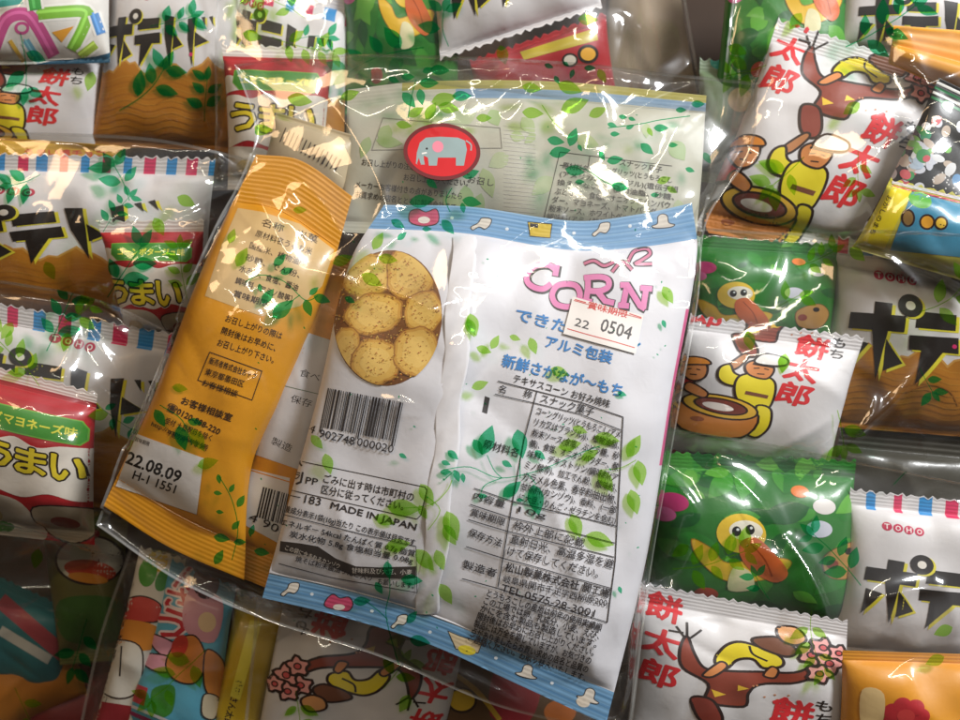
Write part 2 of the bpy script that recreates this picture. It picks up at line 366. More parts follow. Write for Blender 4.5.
def packet(name, label, cat, group, top, right, bottom, left, puff, base, art=None, canvas='px', seals=(0.09, 0.09), band=None,
           teeth=(True, False), seed=1, mat=None, wr=1.7, seam=None, res=0.0011, ripple=0.00009, sealname=True, pitch=0.0012):
    """A pillow packet. Edges are polylines of (photo x, photo y, height), TL->TR, TR->BR, BL->BR, TL->BL."""
    mat = mat or M_PACK
    E = [world_from_px(q) for q in (top, bottom, left, right)]
    wid = np.linalg.norm(E[0][-1]-E[0][0]); hei = np.linalg.norm(E[2][-1]-E[2][0])
    U = uspace(max(24, int(wid/res))); nb = max(24, int(hei*(1-sum(seals))/res))
    ns = [max(6, int(hei*q/0.0003)) for q in seals]
    V = np.unique(np.r_[np.linspace(0, seals[0], ns[0]+1), seals[0] + (1-sum(seals))*uspace(nb, 0.3), np.linspace(1-seals[1], 1, ns[1]+1)])
    V = V[np.r_[True, np.diff(V) > 1e-5]]
    B = coons(E[0], E[1], E[2], E[3], U, V)
    u = U[None, :]; v = V[:, None]
    t = np.clip((v - seals[0]) / (1 - sum(seals)), 0, 1)
    g = (1 - np.abs(2*t-1)**2.6)**0.7; f = (1 - np.abs(2*u-1)**3.2)**0.5
    hh = puff * g * f
    X, Y = u*wid, v*hei
    env = np.clip(g*3, 0, 1) * f
    dn = np.minimum(t, 1-t)
    wr1 = vnoise(X*55 + seed*3.1, Y*38, seed) * 0.0011 + vnoise(X*120, Y*110+seed, seed+7) * 0.00045
    # tension pleats running away from the seals
    pl = (np.abs(((X*70 + 1.6*vnoise(X*30, Y*12, seed+3)) % 2) - 1) - 0.5) * 0.0016 * np.exp(-dn*9)
    dd = 0
    rs = np.random.RandomState(seed + 50)
    for q in range(5):
        an = rs.rand()*np.pi; dx = math.cos(an); dy = math.sin(an); c = rs.rand(2)*[wid, hei]
        sd = (X-c[0])*dx + (Y-c[1])*dy + 0.003*vnoise(X*30, Y*30, seed+q); al = -(X-c[0])*dy + (Y-c[1])*dx
        dd = dd + (rs.rand()*1.2-0.6)*0.0016*np.exp(-np.sqrt(sd**2+0.0004**2)/0.003)*np.exp(-(al/(0.25*hei))**2)
    disp = hh + wr*env*(wr1 + pl + dd)
    rip = np.where((v < seals[0]) | (v > 1-seals[1]), np.sin(2*np.pi*Y/pitch)*ripple, 0)
    soft = vnoise(X*25, Y*8+seed, seed+11) * 0.0009 * (1 - np.clip(g*2, 0, 1))
    P = B.copy(); P[..., 2] += disp + rip + soft
    # zigzag cut ends
    tooth = (np.abs(((U*wid/0.0034) % 1) - 0.5) * 2)
    vd = (B[-1]-B[0]) / hei
    for k, on in ((0, teeth[0]), (1, teeth[1])):
        if on:
            dist = (v if k == 0 else 1-v) * hei; sgn = -1 if k == 0 else 1
            amt = np.clip(1 - dist/0.002, 0, 1) * (tooth[None, :] - 0.3) * 0.0016
            P += vd[None] * (sgn*amt)[..., None]
    sh = Sheet(P, U, V); ras_add(P)
    nv, nu = P.shape[:2]
    idx = np.arange(nv*nu).reshape(nv, nu)
    Q = np.stack([idx[1:, :-1], idx[1:, 1:], idx[:-1, 1:], idx[:-1, :-1]], -1)     # (nv-1,nu-1,4)
    vm = (V[1:] + V[:-1])/2; um = (U[1:] + U[:-1])/2
    UU, VV = np.meshgrid(um, vm)
    cols = np.tile(np.array(C(base)), (*UU.shape, 1))
    if band:
        for (fn, c) in band: cols[fn(UU, VV, UU*wid, VV*hei)] = C(c)
    ad = art_on(sh, art, canvas) if art else None
    r0 = int(np.searchsorted(V, seals[0])); r1 = int(np.searchsorted(V, 1-seals[1]))
    root = bpy.data.objects.new(name, None); COL.objects.link(root)
    cen = P.reshape(-1, 3).mean(0); lowz = float(B[..., 2].min() - 0.4*puff)
    root.location = (cen[0], cen[1], lowz); root.empty_display_size = 0.01
    root['label'] = label; root['category'] = cat
    if group: root['group'] = group
    off = np.array([cen[0], cen[1], lowz])
    parts = []
    for pn, a, b in (('top_seal', 0, r0), ('body', r0, r1), ('bottom_seal', r1, nv-1)):
        if b <= a: continue
        Vs = P[a:b+1].reshape(-1, 3); Ns = sh.N[a:b+1].reshape(-1, 3)
        q = (Q[a:b] - a*nu).reshape(-1, 4); cc = cols[a:b].reshape(-1, 3)
        VL, NL, FL, CL = [Vs], [Ns], [q], [cc]; n0 = len(Vs)
        if pn == 'body':           # the back of the pillow
            ku = np.unique(np.r_[np.arange(0, nu, 4), nu-1]); kv = np.unique(np.r_[np.arange(a, b, 4), b])
            Bk = B[np.ix_(kv, ku)].copy(); Bk[..., 2] -= 0.4*hh[np.ix_(kv, ku)] + 0.0002
            Nk = -grid_normals(Bk); ib = np.arange(Bk.shape[0]*Bk.shape[1]).reshape(Bk.shape[:2]) + n0
            qb = np.stack([ib[:-1, :-1], ib[:-1, 1:], ib[1:, 1:], ib[1:, :-1]], -1).reshape(-1, 4)
            VL.append(Bk.reshape(-1, 3)); NL.append(Nk.reshape(-1, 3)); FL.append(qb); CL.append(np.tile(np.array(C(base)), (len(qb), 1))); n0 += len(VL[-1])
        if ad is not None:
            m = (ad[4] >= a) & (ad[4] < b) if pn != 'bottom_seal' else ad[4] >= a
            if m.any():
                F = ad[2][m]; VL.append(ad[0][F.ravel()]); NL.append(ad[1][F.ravel()])
                FL.append(np.arange(F.size).reshape(-1, 3) + n0); CL.append(ad[3][m])
        parts.append(mesh_obj(pn, np.concatenate(VL) - off, FL, np.concatenate(NL), np.concatenate(CL), (mat,), None, root))
    sh.root = root; sh.off = off
    return sh
def quad(tl, tr, br, bl):
    """px corner tuples (x,y,z) -> the four edges with a slight pinch of the long sides"""
    def mid(a, b, k, s):
        a = np.array(a, float); b = np.array(b, float); d = b - a; n = np.array([-d[1], d[0], 0]) * s
        return [tuple(a), tuple(a + d*0.25 + n*k*0.8), tuple(a + d*0.5 + n*k), tuple(a + d*0.75 + n*k*0.8), tuple(b)]
    return dict(top=[tl, tr], bottom=[bl, br], left=mid(tl, bl, 0.018, -1), right=mid(tr, br, 0.018, 1))
def sticker(parent_sheet, art, name, canvas='px', base=0.0003, mat=None, label=None, root=None):
    V, N, F, Cc, _ = art_on(parent_sheet, art, canvas, base, 0.00002, 2.0)
    off = parent_sheet.off
    o = mesh_obj(name, V - off, [F], N, Cc, (mat or M_PAPER,), None, root or parent_sheet.root)
    if label: o['label'] = label
    return o

# ------------------------------------------------------------------ clear gift bags
def leaf_pts(x, y, L, W, a):
    """leaf centred at x,y, pointing along angle a (degrees)"""
    t = np.linspace(0, 1, 8); wv = np.sin(np.pi*t**0.8)*W/2
    X = (t-0.5)*L; top = np.c_[X, wv]; bot = np.c_[X[::-1], -wv[::-1]][1:-1]
    p = np.vstack([top, bot]); c, s = math.cos(math.radians(a)), math.sin(math.radians(a))
    return np.c_[x + p[:, 0]*c - p[:, 1]*s, y + p[:, 0]*s + p[:, 1]*c]
DK, LT = (0.0, 0.0, 0.0), (1.0, 0.0, 0.0)
def sprig(A, x, y, ang, n, size, kind, rs, curl=0.0):
    pts = [(x, y)]; a = ang
    for k in range(n):
        stp = size*(0.95 - 0.03*k); x += stp*math.cos(math.radians(a)); y += stp*math.sin(math.radians(a)); pts.append((x, y))
        s = 1 if k % 2 else -1
        for sd in ((s,) if rs.rand() < 0.4 else (s, -s)):
            la = a + sd*(52 + rs.rand()*14); L = size*(0.95 + 0.4*rs.rand()) * (1 - 0.05*k)
            off = L*0.62
            A.poly(leaf_pts(x + off*math.cos(math.radians(la)), y + off*math.sin(math.radians(la)), L, L*(0.46+0.1*rs.rand()), la), kind)
        a += curl + rs.randn()*4
    A.poly(leaf_pts(x + size*0.5*math.cos(math.radians(a)), y + size*0.5*math.sin(math.radians(a)), size, size*0.45, a), kind)
    A.line(pts, size*0.05, kind, smooth=True)
def film(name, label, group, top, right, bottom, left, seed=1, creases=(), nrand=26, amp=1.0, crumple=0.42, leaves=None, res=0.001,
         sprigs=0, region=None, leafsize=17, crump_fn=None, back_drop=0.012, curl=0.0022, relax=60, lift=0.0006, calm=None):
    E = [world_from_px(q) for q in (top, bottom, left, right)]
    wid = max(np.linalg.norm(E[0][-1]-E[0][0]), np.linalg.norm(E[1][-1]-E[1][0])); hei = max(np.linalg.norm(E[2][-1]-E[2][0]), np.linalg.norm(E[3][-1]-E[3][0]))
    nu, nv = int(wid/res)//8*8+1, int(hei/res)//8*8+1
    U = np.linspace(0, 1, nu); V = np.linspace(0, 1, nv)
    P = coons(E[0], E[1], E[2], E[3], U, V)
    O = ras_get(P[..., 0], P[..., 1]) + lift
    for _ in range(4):
        q_ = np.pad(O, 1, 'edge'); O = (q_[1:-1, 1:-1]*2 + q_[:-2, 1:-1] + q_[2:, 1:-1] + q_[1:-1, :-2] + q_[1:-1, 2:])/6
    Z = np.maximum(P[..., 2], O); bnd = np.maximum(P[..., 2], O)
    for st, n in ((8, 80), (4, 60), (2, 50), (1, relax)):
        z = Z[::st, ::st].copy(); o = O.copy()
        if st > 1:
            o = O[:nv-1, :nu-1].reshape((nv-1)//st, st, (nu-1)//st, st).max((1, 3)); o = np.pad(o, ((0, 1), (0, 1)), 'edge')
        if st == 8: z = np.maximum(P[::8, ::8, 2], o)
        for k in range(n):
            a = (z[:-2, 1:-1] + z[2:, 1:-1] + z[1:-1, :-2] + z[1:-1, 2:]) / 4
            z[1:-1, 1:-1] = np.maximum(a, o[1:-1, 1:-1])
        # upsample to full grid
        ii = np.linspace(0, z.shape[0]-1, nv); jj = np.linspace(0, z.shape[1]-1, nu)
        i0 = np.minimum(ii.astype(int), z.shape[0]-2); j0 = np.minimum(jj.astype(int), z.shape[1]-2)
        fi = (ii-i0)[:, None]; fj = (jj-j0)[None]
        Z = z[np.ix_(i0, j0)]*(1-fi)*(1-fj) + z[np.ix_(i0+1, j0)]*fi*(1-fj) + z[np.ix_(i0, j0+1)]*(1-fi)*fj + z[np.ix_(i0+1, j0+1)]*fi*fj
        Z[0], Z[-1], Z[:, 0], Z[:, -1] = bnd[0], bnd[-1], bnd[:, 0], bnd[:, -1]
    X, Y = P[..., 0], P[..., 1]
    rs = np.random.RandomState(seed)
    xl, yl = X.min(), Y.min(); xs, ys = np.ptp(X), np.ptp(Y)
    D = np.zeros_like(Z)
    wx = X + 0.0018*vnoise(X*25, Y*25, seed) ; wy = Y + 0.0018*vnoise(X*25+9, Y*25, seed+1)
    cl = []
    for (x0, y0, x1, y1, a, wd) in creases:
        p = unproj(np.array([x0, x1]), np.array([y0, y1]), 0.10); cl.append((p[0, :2], p[1, :2], a*(2.1 if seed < 40 else 1.35), wd*.75))
    for k in range(nrand):
        c = np.array([xl + rs.rand()*xs, yl + rs.rand()*ys]); an = rs.rand()*np.pi; L = (0.015 + 0.07*rs.rand()**1.5)
        d = np.array([math.cos(an), math.sin(an)])*L/2; cl.append((c-d, c+d, (0.35 + rs.rand()**2*0.9)*rs.choice([1, 1, -1])*(1.7 if seed < 40 else 1.15), 1.5 + 3.5*rs.rand()))
    for p0, p1, a, wd in cl:
        d = p1-p0; L = np.linalg.norm(d); d = d/L; n = np.array([-d[1], d[0]])
        mx_, my_ = (p0+p1)/2; al = ((wx-mx_)*d[0] + (wy-my_)*d[1])/(L/2); sd = (wx-mx_)*n[0] + (wy-my_)*n[1]
        sd = sd + 0.06*L*(al**2)*np.sign(a)
        w_ = wd*1e-3
        D += a*0.0014*amp*np.exp(-(np.sqrt(sd**2 + 0.0008**2))/w_)*np.clip(1-al**2, 0, 1)**0.7
    # crumpled, faceted stretches
    cr = 0
    for k in range(6):
        an = rs.rand()*np.pi; Lk = 0.009 + 0.014*rs.rand(); ph = rs.rand()*2
        q = ((wx*math.cos(an) + wy*math.sin(an))/Lk + ph + 0.5*vnoise(X*40, Y*40, seed+k)) % 2
        cr = cr + (np.abs(q-1)-0.5)*Lk*0.075
    eu = np.minimum(U, 1-U)[None, :]*wid; ev_ = np.minimum(V, 1-V)[:, None]*hei; ed = np.minimum(eu, ev_)
    cm = crumple*(0.25 + 0.75*np.exp(-ed/0.015))
    if crump_fn is not None:
        pg = proj(np.stack([X, Y, Z], -1)); cm = cm + crump_fn(pg[..., 0], pg[..., 1])
    D += cr*cm
    D += 0.0009*amp*vnoise(X*22, Y*22, seed+20)
    if calm is not None:
        pg = proj(np.stack([X, Y, Z], -1)); D = D*calm(pg[..., 0], pg[..., 1])
    Z = Z + D*np.clip(ed/0.004, 0.15, 1)
    inner = np.maximum(Z, O - lift*0.5)
    Z = inner
    Z += curl*np.exp(-ed/0.0016)                    # welded rim stands up a little
    P[..., 2] = Z
    sh = Sheet(P, U, V); ras_add(P)
    cen = P.reshape(-1, 3).mean(0); off = np.array([cen[0], cen[1], P[..., 2].min() - back_drop]); sh.off = off
    root = bpy.data.objects.new(name, None); COL.objects.link(root); root.location = off; root.empty_display_size = 0.01
    root['label'] = label; root['category'] = 'gift bag'
    if group: root['group'] = group
    sh.root = root
    idx = np.arange(nv*nu).reshape(nv, nu)
    q = np.stack([idx[1:, :-1], idx[1:, 1:], idx[:-1, 1:], idx[:-1, :-1]], -1).reshape(-1, 4)
    A = leaves or Art()
    for k in range(sprigs):
        x0, y0, x1, y1 = region
        sprig(A, x0 + rs.rand()*(x1-x0), y0 + rs.rand()*(y1-y0), rs.rand()*360, rs.randint(2, 5), leafsize*(0.7+0.6*rs.rand()),
              DK if rs.rand() < 0.55 else LT, rs, rs.randn()*8)
        if rs.rand() < 0.6:
            x, y = x0 + rs.rand()*(x1-x0), y0 + rs.rand()*(y1-y0)
            A.poly(leaf_pts(x, y, leafsize*1.2, leafsize*0.7, rs.rand()*180), LT)
    VL, NL, FL = [P.reshape(-1, 3)], [sh.N.reshape(-1, 3)], [q]; mi = [np.where(((ed[1:, 1:] + ed[:-1, :-1])/2 < 0.0012).ravel(), 3, 0)]
    ad = art_on(sh, A, 'px', 0.00006, 0.00001, 5.0) if A.it else None
    if ad is not None:
        V_, N_, F_, C_, _ = ad
        # keep only ink that truly falls on this bag
        pj = proj(V_[F_[:, 0]]); 
        VL.append(V_[F_.ravel()]); NL.append(N_[F_.ravel()]); FL.append(np.arange(F_.size).reshape(-1, 3) + nv*nu)
        mi.append(np.where(C_[:, 0] > 0.5, 2, 1))
    front = mesh_obj('front_film', np.concatenate(VL) - off, FL, np.concatenate(NL), None, (M_FILM, M_DARK, M_LITE, M_RIM), np.concatenate(mi), root)
    s4 = slice(None, None, 8)
    Pb = coons(E[0], E[1], E[2], E[3], U[s4], V[s4]); eb = np.minimum(np.minimum(U[s4], 1-U[s4])[None, :]*wid, np.minimum(V[s4], 1-V[s4])[:, None]*hei)
    zb = P[s4, s4, 2]; Pb[..., 2] = np.minimum(zb, Pb[..., 2]) - back_drop*np.clip(eb/0.012, 0, 1)
    ib = np.arange(Pb.shape[0]*Pb.shape[1]).reshape(Pb.shape[:2]); qb = np.stack([ib[:-1, :-1], ib[:-1, 1:], ib[1:, 1:], ib[1:, :-1]], -1).reshape(-1, 4)
    mesh_obj('back_film', Pb.reshape(-1, 3) - off, [qb], -grid_normals(Pb).reshape(-1, 3), None, (M_FILM,), None, root)
    return sh

# ------------------------------------------------------------------ repeated packet artwork (millimetre canvas)
INK = '231815'
def art_mochi(shift=0.0):
    A = Art(); R = 'DB2B33'
    for base in (shift - 100, shift, shift + 100):
        A.tr = (lambda v, b=base: v + np.array([0, b]))
        # left lettering column
        for ch, x, y in (('餅', 7, -7), ('太', 6.2, 6), ('郎', 6, 18)): A.glyph(ch, x, y, 9.5, R, 0.035, 10)
        # tree with two limbs, blossoms, and a figure in yellow stretched on it
        A.shape([(13, 2), (15, 8), (18, 13), (24, 13), (31, 12), (42, 10), (49, 5), (50, 8), (43, 14), (33, 17), (30, 21), (29, 27), (19, 26), (19, 19), (12, 14), (11, 7)], '8C3A26', 0.9)
        for q in ([(12.5, 3), (10, -1)], [(13, 2), (13, -3)], [(13.5, 3), (17, -1)], [(12, 1), (8, 1)]): A.line(q, 0.7, INK)
        A.poly([(20, 21), (24, 22.5), (21, 24)], 'F2C637'); A.poly([(27, 18), (30, 19), (27, 20.5)], 'F2C637')
        A.shape([(21, 8), (24, 3), (29, 1), (38, 4), (39, 8), (34, 10), (31, 7), (27, 8), (24, 12), (21, 11)], 'F0DB2B', 0.9)
        A.line([(30, 2), (31, 5), (35, 7)], 0.7, INK, smooth=True)
        A.shape([(22, 10), (24, 11.5), (20, 16), (17.5, 15.5)], 'D98B4E', 0.7)
        A.shape([(36, 9), (38, 10), (37, 13.5), (34, 13)], 'D98B4E', 0.7)
        A.shape([(31, -1), (38, -3), (43, 1), (40, 4), (33, 2)], '7A4A33', 0.8)
        A.shape([(38, -6), (43, -8), (46, -4), (43, -1), (39, -2)], 'E0A066', 0.8)
        for bx, by, br in ((47, 2, 3.6), (52, 4.5, 3.8), (50.5, -1.5, 3.4), (55, 0, 3.0), (49, 9, 3.4)):
            pts = [(bx + br*(1 + 0.22*math.cos(5*t))*math.cos(t), by + br*(1 + 0.22*math.cos(5*t))*math.sin(t)) for t in np.linspace(0, 2*np.pi, 22)[:-1]]
            A.shape(pts, 'EFA7A3', 0.9, smooth=False); A.oell(bx, by, br*0.33, br*0.33, 'D0575A', 0.5)
        for k in range(7): A.ell(36 + 3*math.cos(k*1.9)*1.6, 20 + 2.6*math.sin(k*2.3), 0.35, 0.35, 'C9855A')
        # right lettering column
        for ch, x, y in (('餅', 42, 27), ('太', 39.5, 39.5), ('郎', 38.5, 52)): A.glyph(ch, x, y, 11.0, R, 0.035, 8)
        A.glyph('も', 50.5, 23, 4.6, INK, 0.02, 6); A.glyph('ち', 50.5, 29, 4.6, INK, 0.02, 6)
        # mallet
        A.shape([(15, 26), (18, 24.5), (21, 26), (23.5, 32), (23, 35.5), (20, 36), (17, 33)], '8E3B2E', 0.9)
        A.shape([(19, 35), (21, 36), (18, 42), (15, 44), (14, 42)], 'B97B4A', 0.8)
        # pounding figure, yellow coat and white cap
        A.shape([(12, 43), (15, 41), (17, 45), (21, 47), (20, 51), (15, 51), (12, 48)], 'EBD92E', 0.9)
        A.shape([(19, 46), (25, 44), (31, 47), (32, 56), (30, 61), (21, 59), (18, 52)], 'EBD92E', 0.9)
        A.shape([(22, 38), (27, 37), (30, 41), (28, 46), (22, 45), (20, 41)], 'D98B4E', 0.8)
        A.shape([(23, 37), (26, 33.5), (33, 34.5), (34, 37.5), (30, 39), (24, 39)], 'F1EFEA', 0.8)
        A.line([(22, 54), (30, 55)], 1.8, '7A4A33')
        A.shape([(27, 60), (32, 61), (33, 70), (30, 76), (26, 74), (28, 68)], 'EBD92E', 0.9)
        A.line([(23, 41.5), (25, 41)], 0.5, INK); A.line([(26.5, 41), (28.2, 41.3)], 0.5, INK); A.line([(24.5, 44), (27, 43.8)], 0.5, INK)
        A.line([(22.5, 39.3), (29.5, 39.8)], 0.8, INK)
        # mortar
        A.shape([(3, 62), (27, 63), (25, 77), (5, 76)], 'D5853D', 0.9)
        A.oell(15.5, 62.5, 12.5, 5.6, 'E6B63C', 0.9, ang=8); A.oell(15.5, 62.3, 8.8, 3.6, '7B3A30', 0.8, ang=8); A.ell(14.5, 62.6, 5.2, 1.8, 'E9DED6', ang=8)
        A.ell(9, 70, 2.2, 1.2, '9A5228')
        # helper in red
        A.shape([(-8, 50), (-2, 45), (4, 47), (5, 54), (0, 57), (-6, 57)], 'CF2C34', 0.9)
        A.shape([(0, 46), (4, 41), (8, 43), (8, 49), (4, 51)], 'D98B4E', 0.8)
        A.shape([(-1, 44), (2, 39.5), (7, 39.5), (9, 42), (4, 43)], 'E8902E', 0.7)
        A.line([(2.5, 45.5), (3.6, 45.2)], 0.5, INK); A.line([(5, 45.2), (6.2, 45.4)], 0.5, INK); A.line([(3.5, 48), (5.5, 48)], 0.5, INK)
        A.shape([(4, 52), (10, 56), (9, 59), (3, 56)], 'D98B4E', 0.7)
        A.shape([(-9, 57), (-2, 58), (-2, 66), (-8, 66)], 'E59AA0', 0.8); A.shape([(-7, 66), (-2, 66), (-2, 74), (-7, 74)], '7A3A2C', 0.8)
    A.tr = None
    return A
def stripes(dx=7.4, w=3.6, h=3.6, y0=0.4, ph=0.0):
    """coloured squares printed along the top edge"""
    def sel(k):
        return lambda u, v, x, y: (y*1e3 > y0) & (y*1e3 < y0+h) & (((x*1e3 + ph) % (2*dx) > k*dx) & ((x*1e3 + ph) % (2*dx) < k*dx + w))
    return [(sel(0), 'D6295F'), (sel(1), '2F8FD0')]
def art_pote(rot=0.0, chips=True, ly=24.0, lx=6.0, k=1.0, toho=(8, 14), W=70, H=80):
    A = Art(); c, s = math.cos(math.radians(rot)), math.sin(math.radians(rot))
    if chips:
        top = [(x, 46 + 2.6*math.sin(x*0.32) + 1.2*math.sin(x*0.9)) for x in np.linspace(-2, W+2, 30)]
        A.poly(top + [(W+2, H), (-2, H)], 'BC7A1F')
        for q in range(12):
            yy = 51 + q*2.6
            A.line([(x, yy + 1.2*math.sin(x*0.3) ) for x in np.linspace(0, W, 18)], 0.45, 'B4721C' if q % 2 else 'C4862A')
        A.line(top, 0.9, 'D09A48')
        A.line([(30, 62), (38, 58), (46, 60), (50, 66)], 0.6, 'B4721C', smooth=True)
    def T(v):
        v = v*k; return np.c_[lx + v[:, 0]*c - v[:, 1]*s, ly + v[:, 0]*s + v[:, 1]*c]
    A.tr = T
    blocks = [  # po
        [(0, 4), (15, 3.4), (15, 8.4), (0, 9)], [(6, 0), (11, 0), (9.6, 24), (6, 8)], [(1, 12), (6, 13), (1.2, 22)], [(10.5, 11), (16, 18), (11, 21)],
        # te
        [(18, 1.4), (30, 1), (30, 6), (18, 6.6)], [(16.6, 9), (31, 8), (31.4, 13), (17, 13.4)], [(20.5, 13), (27, 13), (20.5, 24)],
        # to
        [(33, 0), (38.5, 1), (37.2, 24), (33.6, 10)], [(38.5, 8), (43.5, 14), (38.2, 16)],
        # do
        [(46, 2), (50, 1), (49, 24), (46.4, 12)], [(50, 8), (57, 12), (50, 15)], [(53, 1), (55, 0.6), (55.4, 5)], [(57, 0.6), (59, 0), (59.6, 5)]]
    for b in blocks: A.poly([(x+1.0, y+0.5) for x, y in b], 'E8DC3C')
    for b in blocks: A.poly(b, '1C1512')
    A.ell(17.0, 0.4, 3.6, 3.6, 'E8DC3C'); A.ell(16.2, 0, 3.6, 3.6, '1C1512'); A.ell(16.2, 0, 1.4, 1.4, 'E9E4DA')
    A.tr = None
    for q, ch in enumerate('TOHO'):
        x, y = toho[0] + q*4.4, toho[1] + q*0.35
        A.ell(x, y, 2.0, 2.0, 'C2224C'); A.glyph(ch, x, y, 2.3, 'F6EDEA', 0.02, 0, 0.9)
    A.ell(46, 41, 0.9, 0.9, 'D02B6A')
    return A
def art_green(seed=1, bird=(30, 42), W=70, H=80):
    A = Art(); rs = np.random.RandomState(seed)
    for k in range(60):
        x, y = rs.rand()*W, rs.rand()*H; r = 2+rs.rand()*6
        A.poly(leaf_pts(x, y, r*2.4, r*1.2, rs.rand()*180), ('24762A', '3F9030', '175A28', '5EA63A', '2F8632')[rs.randint(5)])
    bx, by = bird
    A.shape([(bx-13, by+14), (bx-16, by+4), (bx-9, by+8), (bx-4, by+14), (bx+10, by+10), (bx+17, by+12), (bx+11, by+20), (bx-3, by+23)], 'E3B62C', 0.35, 'A8741C')
    A.ell(bx, by, 8.2, 9.0, 'E8C33A'); A.ell(bx+1.5, by-1.5, 5.6, 4.6, 'F0EBD8')
    A.ell(bx-1.6, by-1, 1.5, 2.3, '17191C'); A.ell(bx+2.9, by-2, 1.5, 2.3, '17191C'); A.ell(bx-1.2, by-1.8, 0.5, 0.6, 'E8F0F0'); A.ell(bx+3.3, by-2.8, 0.5, 0.6, 'E8F0F0')
    A.poly([(bx+0, by+3.5), (bx+5, by+1.5), (bx+11, by+8), (bx+16, by+17), (bx+12, by+22), (bx+4, by+17), (bx+0, by+10)], 'D86A34', True)
    A.line([(bx+3, by+4), (bx+8, by+11), (bx+11, by+19)], 0.5, 'A8481E', smooth=True)
    A.poly([(bx-2, by+16), (bx+4, by+18), (bx+5, by+26), (bx-3, by+27)], 'DDD6A8', True)
    A.shape([(bx+28, by+8), (bx+38, by+2), (bx+44, by+8), (bx+40, by+18), (bx+30, by+18)], 'B98A4A', 0.4, '6E4A22'); A.ell(bx+37, by+6, 1.6, 1.6, '1A1412'); A.ell(bx+31, by+12, 2.2, 2.2, '8E3B2E')
    for x, y, r, c in ((8, 22, 5, 'C23A74'), (5, 28, 4, 'D96AA0'), (58, 20, 4, 'D9D4D0'), (50, 14, 3, 'E07A2C'), (20, 64, 4, 'C4452C'), (bx+26, by-4, 4.5, 'C9CBD8')): A.ell(x, y, r, r*0.85, c)
    return A
def art_umai(lets=('う', 'ま', 'い'), lx=3.0, ly=36, k=15.0, seed=3, ribbon='エビマヨネーズ味', dx=0):
    """red stick snack packet, canvas 50 x 70"""
    A = Art(); A.tr = lambda v: v + np.array([dx, 0])
    A.poly([(-23, 9.5), (73, 9.5), (73, 12), (-23, 12)], 'B01A22')
    A.poly([(-4, 19), (2, 15), (10, 18), (17, 18), (16, 22), (6, 23), (-4, 24)], 'EDE6DC', True)
    A.shape([(6, 13), (44, 13), (46, 16), (46, 21), (44, 23.5), (8, 22.5), (5, 19)], '3F8F2C', 0.5, '6DB03A', False)
    A.text(ribbon, 9, 17.8, 43, 18.4, 4.2, 'E4E04A', 0.03)
    A.poly([(-2, 28), (6, 25), (14, 27), (22, 24.5), (30, 27.5), (40, 25), (52, 27), (52, 47), (44, 49), (34, 47), (24, 50), (12, 47), (-2, 49)], 'EFE6DA', True)
    for off, c in ((0.125, 'F3ECE0'), (0.10, '25150F'), (0.035, 'EAD22B')):
        for q, ch in enumerate(lets): A.glyph(ch, lx + k*0.45 + q*k*0.98, ly + q*0.8, k*0.85, c, off, 4)
    A.poly([(-2, 52), (12, 50), (24, 53), (30, 66), (24, 72), (-2, 72)], 'D8CFC0', True)
    A.shape([(28, 54), (46, 52), (49, 62), (40, 70), (30, 66)], 'B9A98F', 0.6); A.ell(38, 60, 5, 3, '8B2A1E'); A.ell(10, 60, 5, 4, 'C9B27A'); A.ell(14, 66, 4, 2.5, '3F7F3A'); A.tr = None
    return A
U_BAND = [(lambda u, v, x, y: y > 0.0036, 'B81C26'), (lambda u, v, x, y: y > 0.062, '8E1A20')]

# ------------------------------------------------------------------ the surface everything lies on
def box_mesh(name, x0, y0, z0, x1, y1, z1, mat):
    V = np.array([(x, y, z) for z in (z0, z1) for y in (y0, y1) for x in (x0, x1)], float)
    F = np.array([(0, 2, 3, 1), (4, 5, 7, 6), (0, 1, 5, 4), (2, 6, 7, 3), (0, 4, 6, 2), (1, 3, 7, 5)])
    o = mesh_obj(name, V, [F], None, None, (mat,), smooth=False); return o
fl = box_mesh('table_surface', -0.6, -0.5, -0.01, 0.6, 0.5, 0.0, M_CARD); fl['kind'] = 'structure'
RAS[:] = 0.0
cd_ = packet('lit_film_patch', 'added beige sheet standing in for lit film over cardboard in the gap at the top, right of the zigzag edged packet', 'cardboard', None, puff=.002, base='A08C72', seed=5, seals=(.02, .02), teeth=(False, False), mat=M_PAPER,
            **quad((604, -80, .036), (672, -80, .036), (706, 130, .020), (600, 130, .022)))  # added sheet: its beige stands in for lit crumpled film over cardboard
WH = 'DEDBDC'
def pk(name, label, group, tl, tr, br, bl, **kw):
    br = (br[0], br[1], tr[2] - 0.85*(tr[2]-br[2])); bl = (bl[0], bl[1], tl[2] - 0.85*(tl[2]-bl[2]))
    return packet(name, label, 'snack packet', group, puff=kw.pop('puff', 0.009), **quad(tl, tr, br, bl), **kw)
G_M, G_P, G_G, G_U, G_B = 'white rice snack packets with red lettering', 'white potato snack packets with black lettering', 'green cartoon bird packets', 'red stick snack packets with yellow lettering', 'clear gift bags printed with green vines'
G_O = 'orange snack packets'
CM, CP = (58, 78), (70, 80)

